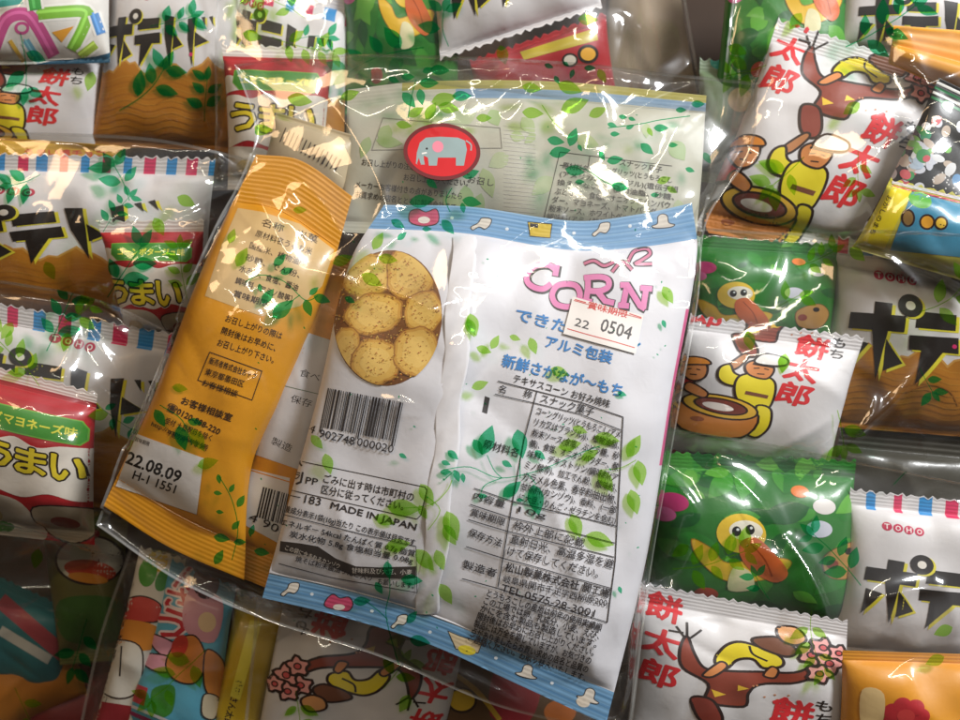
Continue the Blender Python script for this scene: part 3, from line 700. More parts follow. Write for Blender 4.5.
# ---- upper left bag
pk('snack_packet', 'white packet with red lettering at the left edge, under the pink and green lettered packet', G_M, (-45, 45, .050), (102, 52, .052), (98, 175, .036), (-50, 175, .036), base=WH, art=art_mochi(-9), canvas=CM, seed=11)
A = Art()
A.poly([(-50, -60), (115, -60), (115, 64), (-50, 64)], 'E9E6E0')
for pts, w_, c in (([(-6, 48), (6, 20), (24, 14), (36, 24), (54, 56)], 13, 'DB5FA0'), ([(38, 14), (60, 12), (86, 12), (84, 26), (72, 50)], 12, '84C23C'), ([(94, 14), (101, 34)], 9, '4F8FD2'),
                   ([(60, -14), (104, -8)], 12, '5FB4DC'), ([(-10, 3), (22, -2)], 12, '3FB0A8'), ([(96, 44), (80, 56)], 9, 'A9C84A'), ([(26, 40), (40, 62)], 7, '7FC0DC'), ([(30, -30), (36, 10)], 12, '3FA648')):
    A.line(pts, w_+5, 'F4F2EC', smooth=True); A.line(pts, w_, c, smooth=True); A.line([(x-1.5, y-1.5) for x, y in pts], w_*0.25, tuple(min(1, q*1.5+.05) for q in C(c)), smooth=True)
A.poly([(52, 32), (74, 26), (62, 42)], 'EFA93A'); A.line([(10, 40), (24, 62)], 4, 'E6B94A')
A.poly([(36, 64), (60, 60), (96, 56), (112, 52), (115, 70), (30, 72)], '2A5C78')
A.oell(22, 28, 6, 5, 'E9E6E0', 3, 'DB5FA0')
pk('snack_packet', 'packet with big pink and green bubble lettering in the upper left corner', None, (-50, -60, .060), (112, -66, .060), (110, 62, .058), (-50, 66, .058), base='E9E6E0', art=A, seed=12, seals=(.09, .03), teeth=(False, False), puff=.010)
pk('snack_packet', 'potato packet in the upper left bag, above the gold strip', G_P, (114, -34, .056), (246, -36, .056), (252, 152, .040), (90, 146, .040), base=WH, art=art_pote(0, ly=24, k=.92, lx=1.5), canvas=CP, seals=(.09, .03), seed=13, band=stripes())
film('gift_bag', 'gift bag in the upper left corner, above the gold strip', G_B, [(-60, -80, .06), (235, -75, .062)], [(235, -75, .062), (250, 40, .058), (250, 190, .04)], [(-60, 200, .04), (250, 190, .04)], [(-60, -80, .06), (-60, 200, .04)], seed=21, sprigs=4, region=(0, 0, 230, 130), nrand=20)
# ---- upper middle bag
pk('snack_packet', 'potato packet with striped top edge above the orange packet, mostly veiled by film', G_P, (226, -34, .052), (352, -4, .054), (345, 180, .042), (215, 150, .042), base=WH, art=art_pote(4, ly=18, k=.95), canvas=CP, seals=(.09, .03), seed=14, band=stripes(h=5, y0=6))
pk('snack_packet', 'green cartoon packet at the top edge between two potato packets', G_G, (338, -60, .054), (468, -66, .056), (458, 110, .045), (345, 115, .045), base='2C7A2A', art=art_green(5, (38, 26)), canvas=CP, seals=(.09, .03), seed=15, mat=M_FOIL)
pk('snack_packet', 'red and yellow packet with a gold panel under the centre bag top edge', None, (470, 62, .060), (606, 14, .060), (618, 100, .050), (480, 130, .050), base='A52229', seed=16, mat=M_FOIL,
   art=(lambda A: (A.poly([(520, 52), (596, 28), (598, 40), (524, 60)], 'B8A42A'), A.oell(588, 54, 9, 8, 'E2A83A', 3, INK), A.oell(570, 60, 7, 6, 'D8D0C0', 2, INK), A)[-1])(Art()), seals=(.06, .06))
pk('snack_packet', 'tilted potato packet with a bright zigzag lower edge at the top middle', G_P, (420, -95, .062), (578, -125, .062), (602, 6, .060), (440, 58, .058), base=WH, art=art_pote(0, chips=False, ly=40, k=1.1), canvas=CP, seals=(.09, .03), seed=17, teeth=(False, True))
pk('snack_packet', 'red stick snack packet veiled by film beside the top of the orange packet', G_U, (222, 46, .062), (335, 50, .062), (322, 190, .052), (228, 190, .052), base='F0ECE6', art=art_umai(), canvas=(50, 70), seed=18, band=U_BAND)
film('gift_bag', 'gift bag at the top middle, behind the centre bag', G_B, [(222, -75, .062), (672, -85, .058)], [(672, -85, .058), (690, 30, .045), (715, 170, .03)], [(215, 180, .05), (715, 170, .03)], [(222, -75, .062), (215, 180, .05)], seed=22, sprigs=5, region=(240, 0, 600, 60), nrand=34, creases=[(640, -20, 625, 70, 1.2, 4), (660, -10, 660, 60, 1.0, 2)])
# ---- second bag on the left
A = Art(); A.text('うまい棒チョコ', 25, 152, 105, 154, 7, 'C4351F', .04)
pk('snack_packet', 'shiny gold packet showing as a narrow strip above the striped potato packet', None, (-45, 134, .064), (122, 146, .064), (120, 230, .045), (-45, 225, .045), base='C79A22', art=A, seed=31, mat=M_FOIL, puff=.004, seals=(.03, .03), teeth=(False, False))
pk('snack_packet', 'potato packet with a full row of pink and blue stripes behind a red stick snack', G_P, (-26, 154, .070), (216, 160, .070), (205, 335, .046), (-40, 320, .046), base=WH, art=art_pote(-11, ly=31, k=1.02, lx=-4, toho=(5, 17)), canvas=CP, seals=(.09, .03), seed=32, band=stripes(dx=7.2, h=5.2), puff=.010)
pk('snack_packet', 'red stick snack packet lying on the striped potato packet, left of the orange packet', G_U, (97, 222, .080), (204, 221, .080), (206, 345, .062), (128, 345, .062), base='F0ECE6', art=art_umai(('う', 'ま', 'い'), -3, 40, 15.5, ribbon='コーンポタージュ味'), canvas=(50, 70), seed=33, band=U_BAND, puff=.010)
film('gift_bag', 'second gift bag down the left side, its stick snack lying on a striped packet', G_B, [(-60, 134, .068), (60, 134, .069), (160, 140, .070), (252, 160, .062)], [(252, 160, .062), (262, 375, .035)], [(-60, 370, .04), (262, 375, .035)], [(-60, 134, .068), (-60, 370, .04)], seed=23, sprigs=5, region=(0, 150, 220, 300), nrand=26,
     creases=[(150, 215, 250, 160, 1.2, 3), (60, 330, 170, 210, .6, 2)])
# ---- third bag on the left
pk('snack_packet', 'potato packet low on the left, behind the large red stick snack', G_P, (-30, 300, .074), (172, 334, .072), (160, 520, .045), (-40, 480, .045), base=WH, art=art_pote(0, ly=20, k=1.1, lx=2, toho=(30, 10)), canvas=CP, seals=(.09, .03), seed=41, band=stripes(dx=9, w=4.4, h=6.5, ph=6))
pk('snack_packet', 'large red stick snack packet at the left edge with a green ribbon and yellow lettering', G_U, (-42, 358, .088), (97, 394, .086), (95, 545, .064), (-44, 530, .064), base='F0ECE6', art=art_umai(('う', 'ま', 'い'), 10, 33, 12.6, dx=3), canvas=(50, 70), seed=42, band=U_BAND, puff=.012)
film('gift_bag', 'third gift bag down the left side, holding the large red stick snack', G_B, [(-60, 272, .074), (60, 290, .075), (130, 310, .074), (188, 340, .066)], [(188, 340, .066), (200, 440, .05), (185, 600, .02)], [(-60, 620, .04), (185, 600, .02)], [(-60, 272, .074), (-60, 620, .04)], seed=24, sprigs=4, region=(0, 310, 150, 420), nrand=24,
     creases=[(62, 300, 50, 375, 1.6, 3), (62, 302, 130, 350, 1.5, 3)], crumple=.3)
# ---- dark lower left bag
A = Art(); A.oell(90, 560, 34, 24, 'D8D0B8', 2.5); A.ell(90, 570, 26, 10, 'C8401F', 8); A.ell(88, 578, 20, 5, 'D98A2A', 8); A.ell(80, 534, 20, 8, '8E1A20'); A.poly([(60, 600), (118, 600), (118, 640), (66, 640)], '3F6A2A', True)
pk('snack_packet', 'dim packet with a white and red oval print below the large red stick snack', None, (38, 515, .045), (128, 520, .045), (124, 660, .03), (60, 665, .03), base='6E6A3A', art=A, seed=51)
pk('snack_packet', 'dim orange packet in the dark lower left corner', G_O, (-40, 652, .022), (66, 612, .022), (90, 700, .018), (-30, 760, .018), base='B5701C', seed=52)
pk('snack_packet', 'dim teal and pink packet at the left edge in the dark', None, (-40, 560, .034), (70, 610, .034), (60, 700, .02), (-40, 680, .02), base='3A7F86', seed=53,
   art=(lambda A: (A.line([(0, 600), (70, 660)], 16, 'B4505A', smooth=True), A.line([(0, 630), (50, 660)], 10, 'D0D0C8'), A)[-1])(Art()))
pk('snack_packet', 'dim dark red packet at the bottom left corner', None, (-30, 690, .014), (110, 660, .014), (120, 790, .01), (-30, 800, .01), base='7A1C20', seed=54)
film('gift_bag', 'gift bag in the dark lower left corner', G_B, [(-60, 500, .045), (60, 520, .05), (140, 560, .045)], [(140, 560, .045), (120, 790, .02)], [(-60, 800, .02), (120, 790, .02)], [(-60, 500, .045), (-60, 800, .02)], seed=25, sprigs=2, region=(0, 540, 110, 700), nrand=14, crumple=.3)
# ---- lower middle left bag
A = Art()
A.poly([(140, 545), (182, 555), (170, 612), (126, 604)], 'DAD6CC'); A.ell(158, 560, 10, 12, 'D7B93A'); A.ell(148, 572, 9, 15, '4F9A3A', 10); A.ell(163, 580, 7, 12, '3D8A38', 25)
A.shape([(118, 604), (140, 596), (160, 604), (160, 620), (140, 622), (116, 616)], 'C8413A', 1.5); A.poly([(112, 620), (156, 626), (150, 650), (106, 642)], 'D98B2E', True)
A.shape([(104, 648), (122, 640), (142, 650), (138, 690), (116, 698), (98, 684)], 'E2DED4', 1.5); A.line([(122, 646), (120, 676)], 1.5, INK)
A.poly([(92, 700), (132, 706), (120, 760), (84, 750)], '9A2430')
pk('snack_packet', 'narrow white packet with green leaves and orange band, left of the light blue packet', None, (140, 548, .062), (186, 560, .064), (138, 780, .050), (80, 765, .048), base='DAD6CC', art=A, seed=61, seals=(.05, .05))
A = Art()
for ch, x, y, s_ in (('ん', 188, 578, 24), ('さ', 178, 600, 24), ('う', 172, 624, 28)):
    for off, c in ((.11, 'F2DCDC'), (.03, 'C8303A')): A.glyph(ch, x, y, s_, c, off, 15)
A.poly([(190, 590), (222, 600), (214, 642), (184, 628)], 'D99AA6', True); A.ell(207, 622, 9, 10, 'E8C79A'); A.oell(206, 582, 13, 17, '5A2A30', 1)
A.shape([(150, 634), (170, 640), (184, 652), (176, 662), (156, 650)], 'E3A0B4', 1.5); A.shape([(142, 654), (168, 656), (182, 668), (160, 672), (144, 664)], 'E3A0B4', 1.5)
A.shape([(178, 640), (196, 636), (206, 660), (196, 682), (176, 680), (166, 664)], 'D9853A', 1.5); A.ell(180, 646, 8, 12, 'C93A2C', 20)
A.poly([(152, 690), (174, 686), (172, 712), (156, 716)], '3E8A34', True); A.poly([(132, 682), (148, 688), (144, 706), (130, 700)], 'C8404A')
A.line([(122, 702), (180, 726)], 3, 'E6E0E8'); A.line([(120, 708), (176, 732)], 4, 'A03068')
A.shape([(206, 650), (222, 660), (226, 690), (214, 700), (204, 684)], 'DE8A3C', 1.5); A.shape([(204, 694), (218, 698), (214, 718), (202, 714)], 'D8C8A8', 1.3)
pk('snack_packet', 'light blue packet with red bubble lettering at the bottom, under the orange packet', None, (172, 560, .068), (236, 588, .068), (216, 770, .052), (112, 748, .052), base='5FB0CC', art=A, seed=62, mat=M_FOIL, puff=.008)
A = Art(); A.text('焼肉さん太郎入り', 240, 680, 222, 740, 8, INK, .02); A.poly([(250, 620), (262, 622), (240, 700), (230, 696)], 'E8D84A')
pk('snack_packet', 'yellow packet with small black writing at the bottom edge, right of the light blue packet', None, (236, 596, .060), (292, 606, .060), (252, 780, .050), (196, 770, .050), base='C9A81E', art=A, seed=63, mat=M_FOIL, seals=(.05, .05))
film('gift_bag', 'gift bag at the bottom, holding the light blue and yellow packets', G_B, [(132, 545, .066), (200, 560, .070), (305, 612, .066)], [(305, 612, .066), (262, 790, .05)], [(70, 780, .045), (262, 790, .05)], [(132, 545, .066), (100, 640, .055), (70, 780, .045)], seed=26, sprigs=1, region=(130, 600, 260, 720), nrand=14,
     creases=[(218, 570, 217, 700, 2.2, 3), (228, 590, 262, 650, 2.0, 4), (300, 590, 262, 660, 2.2, 5)], crumple=.2)
# ---- lower middle bag
p_m = dict(top=[(425, 800, .052), (250, 775, .052)], bottom=[(468, 622, .066), (285, 596, .066)], left=[(425, 800, .052), (450, 710, .062), (468, 622, .066)], right=[(250, 775, .052), (266, 690, .062), (285, 596, .066)])
packet('snack_packet', 'upside down white packet with red lettering under the lower edge of the centre bag', 'snack packet', G_M, puff=.008, base=WH, art=art_mochi(44), canvas=CM, seed=64, **p_m)
A = Art(); A.oell(462, 700, 14, 12, 'D8B42C', 2.5); A.poly([(500, 660), (540, 672), (530, 720), (490, 715)], '9A2430', True); A.ell(560, 712, 16, 12, 'C76A1E'); A.line([(446, 668), (476, 690), (500, 720)], 5, 'C8A02C', smooth=True)
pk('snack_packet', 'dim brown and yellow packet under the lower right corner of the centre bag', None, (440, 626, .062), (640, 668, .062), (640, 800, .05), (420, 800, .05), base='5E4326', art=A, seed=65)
film('gift_bag', 'gift bag under the lower edge of the centre bag', G_B, [(262, 592, .066), (450, 618, .068), (640, 660, .066)], [(640, 660, .066), (650, 810, .05)], [(240, 800, .05), (650, 810, .05)], [(262, 592, .066), (240, 800, .05)], seed=27, sprigs=2, region=(290, 640, 450, 720), nrand=16,
     creases=[(410, 670, 530, 722, 1.8, 3)])
# ---- upper right bag
pk('snack_packet', 'green cartoon packet behind the big white packet at the top right', G_G, (728, -60, .055), (856, -66, .055), (846, 100, .05), (712, 110, .05), base='2C7A2A', art=art_green(6, (46, 22)), canvas=CP, seals=(.09, .03), seed=71, mat=M_FOIL)
pk('snack_packet', 'pink, blue and white packet showing beside the right edge of the centre bag top', None, (700, 60, .05), (778, 66, .05), (765, 190, .05), (690, 180, .05), base='7E8F78', seed=70,
   art=(lambda A: (A.ell(735, 75, 14, 9, 'C8407A'), A.ell(722, 62, 12, 8, '3AA098'), A.ell(748, 62, 10, 8, 'D8D8D0'), A.ell(740, 100, 12, 12, 'D8B890'), A)[-1])(Art()))
pk('snack_packet', 'potato packet cut by the top edge in the upper right corner', G_P, (842, -75, .056), (1000, -80, .056), (1000, 62, .054), (836, 52, .054), base=WH, art=art_pote(0, chips=False, ly=50, k=1.1, toho=(18, 42)), canvas=CP, seals=(.09, .03), seed=72)
pk('snack_packet', 'big white packet with a brown tree and yellow figures in the upper right bag', G_M, (778, 20, .070), (958, 76, .070), (874, 262, .062), (694, 230, .062), base=WH, art=art_mochi(3), canvas=CM, seed=73, puff=.010)
pk('snack_packet', 'orange packet end lying above the blossom print at the right edge', G_O, (893, 26, .084), (1010, 34, .084), (1010, 118, .080), (888, 64, .080), base='E09A22', seed=74, seals=(.5, .05), puff=.006, teeth=(False, False), ripple=.00012, pitch=.0021)
A = Art(); rs = np.random.RandomState(4)
for k in range(70):
    x = 916 + rs.randn()*14; y = 155 + rs.randn()*26; x -= (y-155)*.25
    A.ell(x, y, 3+rs.rand()*5, 3+rs.rand()*4, ('E6E8EC', 'D8DCE8', 'D9606A', '3E9A58', '7CC05A', 'C9B8A8', 'B8CCE0', '2E8F6A')[rs.randint(8)], rs.rand()*180)
for k in range(30): A.ell(945 + rs.randn()*8, 180 + rs.randn()*14, .8, .8, 'E8E8E8')
A.ell(957, 180, 5, 6, '4A90C8')
for k in range(4): A.line([(936 - k*1.5, 82+k*5), (1000 - k*1.5, 112+k*5)], 2.6, ('E8E8E4', '2E7F50', 'E8E8E4', '2E7F50')[k])
pk('snack_packet', 'black packet with a picture of coloured sweets at the right edge', None, (938, 78, .088), (1022, 118, .088), (968, 300, .078), (856, 240, .078), base='17181A', art=A, seed=75, puff=.008, seals=(.06, .08), teeth=(False, False))
A = Art(); A.poly([(894, 184), (912, 190), (884, 250), (862, 240)], 'E3CF22'); A.text('おかしのまち', 890, 196, 872, 234, 5, INK, .02)
A.poly([(912, 192), (1000, 214), (990, 260), (890, 250)], '3E88A8'); A.ell(920, 200, 12, 8, '5FAE3E', 20); A.oell(927, 222, 7, 7, 'D99A2A', 2); A.oell(941, 223, 6, 6, 'E0B83A', 2); A.oell(908, 218, 6, 8, '8A6A3A', 2)
A.line([(892, 182), (1000, 208)], 3, 'E8E4E8'); A.line([(892, 186), (1000, 212)], 2, 'C83A5A')
pk('snack_packet', 'small yellow and blue packet lying across the lower end of the black packet', None, (890, 180, .094), (1005, 206, .094), (995, 290, .088), (852, 248, .088), base='C8C04A', art=A, seed=76, puff=.006, mat=M_FOIL, seals=(.08, .05))
film('gift_bag', 'gift bag in the upper right corner, holding the big white packet and the black packet', G_B, [(742, -75, .062), (1010, -85, .062)], [(1010, -85, .062), (1010, 300, .05)], [(672, 300, .045), (1010, 300, .05)], [(742, -75, .062), (722, 50, .05), (712, 140, .05), (672, 300, .045)], seed=28, sprigs=4, region=(720, 0, 950, 200), nrand=30,
     creases=[(775, 15, 700, 230, .9, 3), (700, 210, 660, 160, .6, 2), (880, 235, 930, 190, 1.2, 2)], crumple=.25)
# ---- middle right bag
packet('snack_packet', 'dim dark packet end in the gap at the right edge, below the chips picture', 'snack packet', None, puff=.005, base='4A4840', seed=84, seals=(.4, .1), teeth=(False, False), ripple=.00015, pitch=.002, mat=M_FOIL,
       **quad((846, 396, .056), (1010, 410, .056), (1010, 540, .045), (820, 520, .045)))
pk('snack_packet', 'green cartoon packet in the middle right bag, left of a potato packet', G_G, (684, 236, .074), (842, 246, .074), (828, 360, .060), (676, 350, .060), base='28752A', art=art_green(7, (22, 40)), canvas=CP, seals=(.09, .03), seed=81, mat=M_FOIL, puff=.012)
pk('snack_packet', 'potato packet in the middle right bag, with orange chips picture below its lettering', G_P, (838, 238, .076), (1010, 256, .076), (1005, 440, .052), (812, 425, .052), base=WH, art=art_pote(2, ly=25, k=1.35, toho=(16, 14), lx=6), canvas=CP, seals=(.09, .03), seed=82, band=stripes(h=4.6, dx=8), puff=.010)
pk('snack_packet', 'white packet with red lettering in the middle right bag, overlapping the green packet', G_M, (690, 316, .084), (864, 338, .084), (826, 484, .070), (652, 464, .070), base=WH, art=art_mochi(-19), canvas=CM, seed=83, puff=.009)
film('gift_bag', 'middle gift bag on the right side', G_B, [(668, 226, .075), (760, 232, .077), (860, 236, .078), (1010, 246, .078)], [(1010, 246, .078), (1010, 500, .04)], [(630, 500, .05), (1010, 500, .04)], [(668, 226, .075), (650, 360, .06), (630, 500, .05)], seed=29, sprigs=5, region=(700, 250, 950, 420), nrand=26,
     creases=[(797, 240, 770, 300, 1.2, 3), (880, 250, 950, 310, 1.6, 2), (960, 360, 872, 450, 2.0, 3), (905, 400, 872, 455, 1.4, 2), (885, 290, 915, 330, 1.2, 2)])
# ---- lower right bag
pk('snack_packet', 'green cartoon packet with a yellow bird in the lower right bag', G_G, (646, 452, .078), (856, 462, .080), (852, 632, .062), (636, 615, .062), base='28752A', art=art_green(8, (30, 34)), canvas=CP, seals=(.09, .03), seed=91, mat=M_FOIL, puff=.014)
pk('snack_packet', 'potato packet at the right edge of the lower right bag', G_P, (850, 490, .082), (1020, 508, .082), (1016, 665, .064), (832, 650, .064), base=WH, art=art_pote(4, chips=False, ly=30, k=1.3, toho=(14, 15), lx=7), canvas=CP, seals=(.09, .03), seed=92, band=stripes(h=5.5, dx=9, ph=4), puff=.010)
pk('snack_packet', 'white packet with red lettering in the lower right bag, below the bird packet', G_M, (640, 584, .086), (848, 622, .086), (850, 790, .068), (618, 780, .068), base=WH, art=art_mochi(14), canvas=CM, seed=93, puff=.009)
A = Art()
for k in range(7):
    t = k*2*math.pi/7; A.ell(906 + 15*math.cos(t), 716 + 11*math.sin(t), 9, 8, 'B8242E')
A.ell(906, 716, 9, 7, 'C93A3A')
A.poly([(862, 690), (884, 694), (880, 730), (862, 728)], 'E3C48A', True)
pk('snack_packet', 'bright orange packet with a red flower print in the lower right corner', G_O, (842, 650, .092), (1020, 656, .092), (1020, 800, .076), (834, 790, .076), base='DE951C', art=A, seed=94, puff=.009, seals=(.07, .07), teeth=(False, False))
film('gift_bag', 'lower right gift bag, holding the yellow bird packet', G_B, [(640, 424, .082), (760, 442, .084), (860, 462, .085), (1015, 494, .084)], [(1015, 494, .084), (1015, 810, .05)], [(612, 800, .05), (1015, 810, .05)], [(640, 424, .082), (632, 600, .07), (612, 800, .05)], seed=30, sprigs=5, region=(660, 460, 950, 700), nrand=24,
     creases=[(728, 455, 802, 540, 2.2, 4), (802, 535, 842, 660, 2.6, 4), (668, 465, 715, 520, 1.4, 2), (760, 540, 800, 570, 1.4, 3), (870, 605, 960, 588, 1.4, 2)])

# ------------------------------------------------------------------ the centre bag
# orange packet lying underneath, its edge showing between the two front packets
O2 = [(300, 240, .094), (372, 268, .094), (300, 602, .090), (212, 566, .090)]
A = Art()
A.poly([(300, 330), (345, 345), (300, 470), (248, 452)], 'C9C6C8'); A.poly([(248, 468), (290, 478), (282, 545), (236, 520)], 'DCD8D8')
A.text('製造', 272, 440, 292, 449, 8, INK); A.text('保存', 291, 398, 312, 404, 8, INK); A.text('食べ', 300, 372, 320, 378, 8, INK)
A.line([(244, 468), (300, 485)], 1.2, 'D98A20'); A.line([(285, 386), (335, 398)], 0.7, '5A6A50')
rs = np.random.RandomState(9); x = 0
for k in range(16):
    w_ = rs.choice([.8, 1.2, 1.8]); A.line([(264 + x, 487 + x*.27), (257 + x, 517 + x*.27)], w_, INK); x += w_ + rs.choice([.8, 1.2, 1.6])
A.text('4 901', 250, 516, 284, 531, 8, INK)
packet('snack_packet', 'orange packet with a barcode corner showing between the front orange packet and the corn snack', 'snack packet', G_O, puff=.006, base='D48E1A', art=A, seed=101, seals=(.05, .1), teeth=(False, False), **quad(*O2))
# front orange packet
A = Art(); OK_ = '3A2410'
A.poly([(238, 208), (262, 212), (300, 224), (334, 250), (322, 286), (300, 306), (262, 316), (238, 308), (205, 296), (222, 245)], 'D6B47C')
A.text('名称　米菓', 262, 222, 318, 240, 8, OK_, .01); A.text('原材料名うるち米', 256, 233, 312, 252, 7, OK_, .01); A.text('国産米、植物油脂', 250, 245, 306, 264, 7, OK_, .01)
A.text('砂糖、でん粉、', 246, 257, 300, 275, 7, OK_, .01); A.text('水あめ、食塩、醤油', 240, 268, 298, 288, 7, OK_, .01); A.text('調味料（アミノ酸等）', 236, 280, 292, 299, 7, OK_, .01); A.text('賞味期限', 234, 293, 268, 304, 7, OK_, .01)
A.text('お召し上がりの際は', 226, 318, 282, 336, 7.5, OK_, .01); A.text('開封後はお早めに、', 222, 330, 276, 348, 7.5, OK_, .01); A.text('お召し上がり下さい。', 218, 342, 274, 360, 7.5, OK_, .01)
A.line([(210, 352), (262, 371), (252, 400), (198, 380)], .8, OK_, True)
A.text('販売者株式会社おやつ', 210, 360, 256, 376, 7, OK_, .01); A.text('東京都墨田区', 206, 371, 244, 384, 7, OK_, .01); A.text('お客様相談', 203, 382, 238, 394, 7, OK_, .01)
A.text('お客様相談室', 182, 400, 232, 418, 8, OK_, .02); A.text('☎0120-888-220', 168, 406, 220, 432, 8.5, OK_, .02); A.text('受付 土日祝日を除く', 166, 420, 212, 438, 6.5, OK_, .01); A.text('http://www.okashi.jp', 152, 424, 206, 446, 5.5, OK_, .01)
A.text('午前９時～午後５時', 168, 432, 208, 448, 6.5, OK_, .01)
A.poly([(138, 434), (204, 458), (197, 514), (116, 486)], 'E4E0DE')
A.text('賞味期限', 136, 439, 150, 444, 4.5, INK, .01); A.text('22.08.09', 128, 457, 181, 477, 12, '1A1614', .035); A.text('H-1 1551', 134, 474, 176, 489, 8.5, '1A1614', .02)
o1 = packet('snack_packet', 'large orange packet with a white date panel, left of the corn snack', 'snack packet', G_O, puff=.011, base='DB961C', art=A, seed=102, seals=(.13, .085), teeth=(False, False),
       top=[(256, 154, .100), (300, 160, .100), (352, 196, .100)], bottom=[(103, 506, .094), (170, 548, .094), (244, 580, .094)],
       left=[(256, 154, .100), (205, 262, .100), (152, 400, .097), (103, 506, .094)], right=[(352, 196, .100), (322, 300, .100), (282, 400, .098), (252, 465, .096), (244, 580, .094)], ripple=.00006, pitch=.0014, mat=M_FOIL)
# grey backed packet at the top
A = Art(); TX = '4A463F'
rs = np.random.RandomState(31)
for k in range(26): A.poly(leaf_pts(360 + rs.rand()*330, 100 + rs.rand()*110, 14 + rs.rand()*20, 8 + rs.rand()*10, rs.rand()*180), ('A3B07E', 'AEB892', '98AC78')[k % 3])  # pale green blotches painted on the packet to imitate the film's veil
A.line([(383, 118), (500, 128), (502, 148), (372, 150)], .7, '8A867C', True); A.line([(560, 152), (672, 166)], .7, TX); A.line([(560, 152), (543, 222)], .7, TX); A.line([(590, 156), (588, 168)], .7, TX); A.line([(560, 165), (590, 170)], .7, TX)
A.text('スナック菓子', 620, 162, 662, 170, 6.5, TX, .01); A.text('原材料名', 563, 165, 588, 169, 6.5, TX, .01); A.text('コーングリッツ(とうもろこし', 594, 168, 672, 181, 7, TX, .01)
for k, s_ in enumerate(('(アメリカ又はブラジル)(遺伝子組', '換えでない))、植物油脂、砂糖、', 'ぶどう糖、食塩、オニオンチキンパウ', 'ダー、マヨネーズ、トマトパウダー、', '粉末ソース、ホワイトペッパー、小麦', '調味料(アミノ酸等)、香味パウダー')):
    A.text(s_, 560 - k*2.6, 174 + k*8.4, 678 - k*4, 190 + k*7.6, 7, TX, .012)
A.text('お召し上がりの注意：開封後はお早めに', 362, 162, 470, 172, 7, TX, .01); A.text('お召し上がりください。', 404, 177, 468, 183, 7, TX, .01)
A.text('メーカーお客様付きの点がありましたら', 356, 184, 462, 196, 7, TX, .01); A.text('お買求めの店名とともに製造会社まで', 356, 194, 456, 207, 7, TX, .01); A.text('お召し', 468, 179, 494, 183, 7, TX)
BC_ = Art()
for k in range(14): BC_.line([(286 + k*4.2, 128 + k*2.4), (280 + k*4.2, 142 + k*2.2)], (1.0, 1.8, 1.2)[k % 3], INK)
for k in range(22): A.line([(504, 126 + k*4), (536, 129 + k*4)], .5, 'C4C0B8')
blue = '6F9FCB'
wband = [(lambda u, v, x, y: (v < .05) & (u > .15), 'A39A45'), (lambda u, v, x, y: (v > .05) & (v < .11) & (u > .3), '7C99B4')]
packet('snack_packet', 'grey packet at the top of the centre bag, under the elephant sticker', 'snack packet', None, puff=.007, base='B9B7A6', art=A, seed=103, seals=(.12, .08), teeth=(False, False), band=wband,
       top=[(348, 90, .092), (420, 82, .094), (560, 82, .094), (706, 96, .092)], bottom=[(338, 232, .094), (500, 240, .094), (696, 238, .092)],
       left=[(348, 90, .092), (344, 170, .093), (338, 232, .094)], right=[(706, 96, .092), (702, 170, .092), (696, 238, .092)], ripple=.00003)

packet('snack_packet', 'small beige packet end with a barcode, tucked above the top of the large orange packet', 'snack packet', None, puff=.004, base='B9A98A', art=BC_, seed=105, seals=(.08, .08), teeth=(False, False), **quad((276, 112, .094), (356, 136, .094), (348, 205, .092), (262, 170, .092)))

# ---- the corn snack, seen from its back
A = Art(); K = '2B2528'
def hat(x, y, s, a, fill='D8D0C4'):
    c, q = math.cos(math.radians(a)), math.sin(math.radians(a))
    f = lambda p: [(x + s*(u*c - v*q), y + s*(u*q + v*c)) for u, v in p]
    A.shape(f([(-10, 3), (-5, 1), (-4, -5), (0, -7), (4, -5), (5, 1), (10, 3), (6, 5), (-6, 5)]), fill, .9, K)
def glove(x, y, s, a):
    c, q = math.cos(math.radians(a)), math.sin(math.radians(a))
    f = lambda p: [(x + s*(u*c - v*q), y + s*(u*q + v*c)) for u, v in p]
    A.shape(f([(-11, 3), (-4, -1), (0, -6), (9, -5), (8, 1), (3, 5), (-3, 3), (-9, 6)]), 'D8D0C4', .9, K)
A.shape([(410, 212), (418, 209), (426, 212), (436, 209), (439, 217), (436, 224), (422, 226), (410, 222)], 'C4456B', 1); A.ell(424, 220, 6, 3.5, 'E2D8D0')
glove(482, 224, 1.0, 0); A.shape([(528, 222), (552, 224), (550, 238), (530, 236)], 'D6B93A', .9, K, False); A.poly([(530, 223), (538, 224), (538, 228), (530, 227)], K); glove(602, 229, .95, -12); hat(663, 222, 1.15, -4)
for x, y in ((452, 218), (507, 229), (574, 233), (630, 226)): A.ell(x, y, 1.8, 1.6, 'DDE6EE')
glove(291, 589, .95, -10); A.shape([(326, 600), (333, 594), (340, 598), (349, 597), (353, 604), (348, 611), (334, 609), (325, 606)], 'C4456B', 1); A.ell(339, 607, 6, 3, 'E2D8D0'); glove(400, 621, .9, -15)
A.shape([(448, 631), (460, 636), (482, 643), (478, 653), (456, 649)], 'CDBB98', .9, K, False); A.ell(467, 650, 9, 4.5, 'DCCB34', 14); hat(527, 672, 1.1, 14); hat(589, 696, 1.15, 18); A.ell(583, 702, 7, 5, 'D8CCBC', 18)
for x, y in ((312, 594), (372, 611), (430, 632), (496, 658), (552, 683)): A.ell(x, y, 1.8, 1.6, 'DDE6EE')
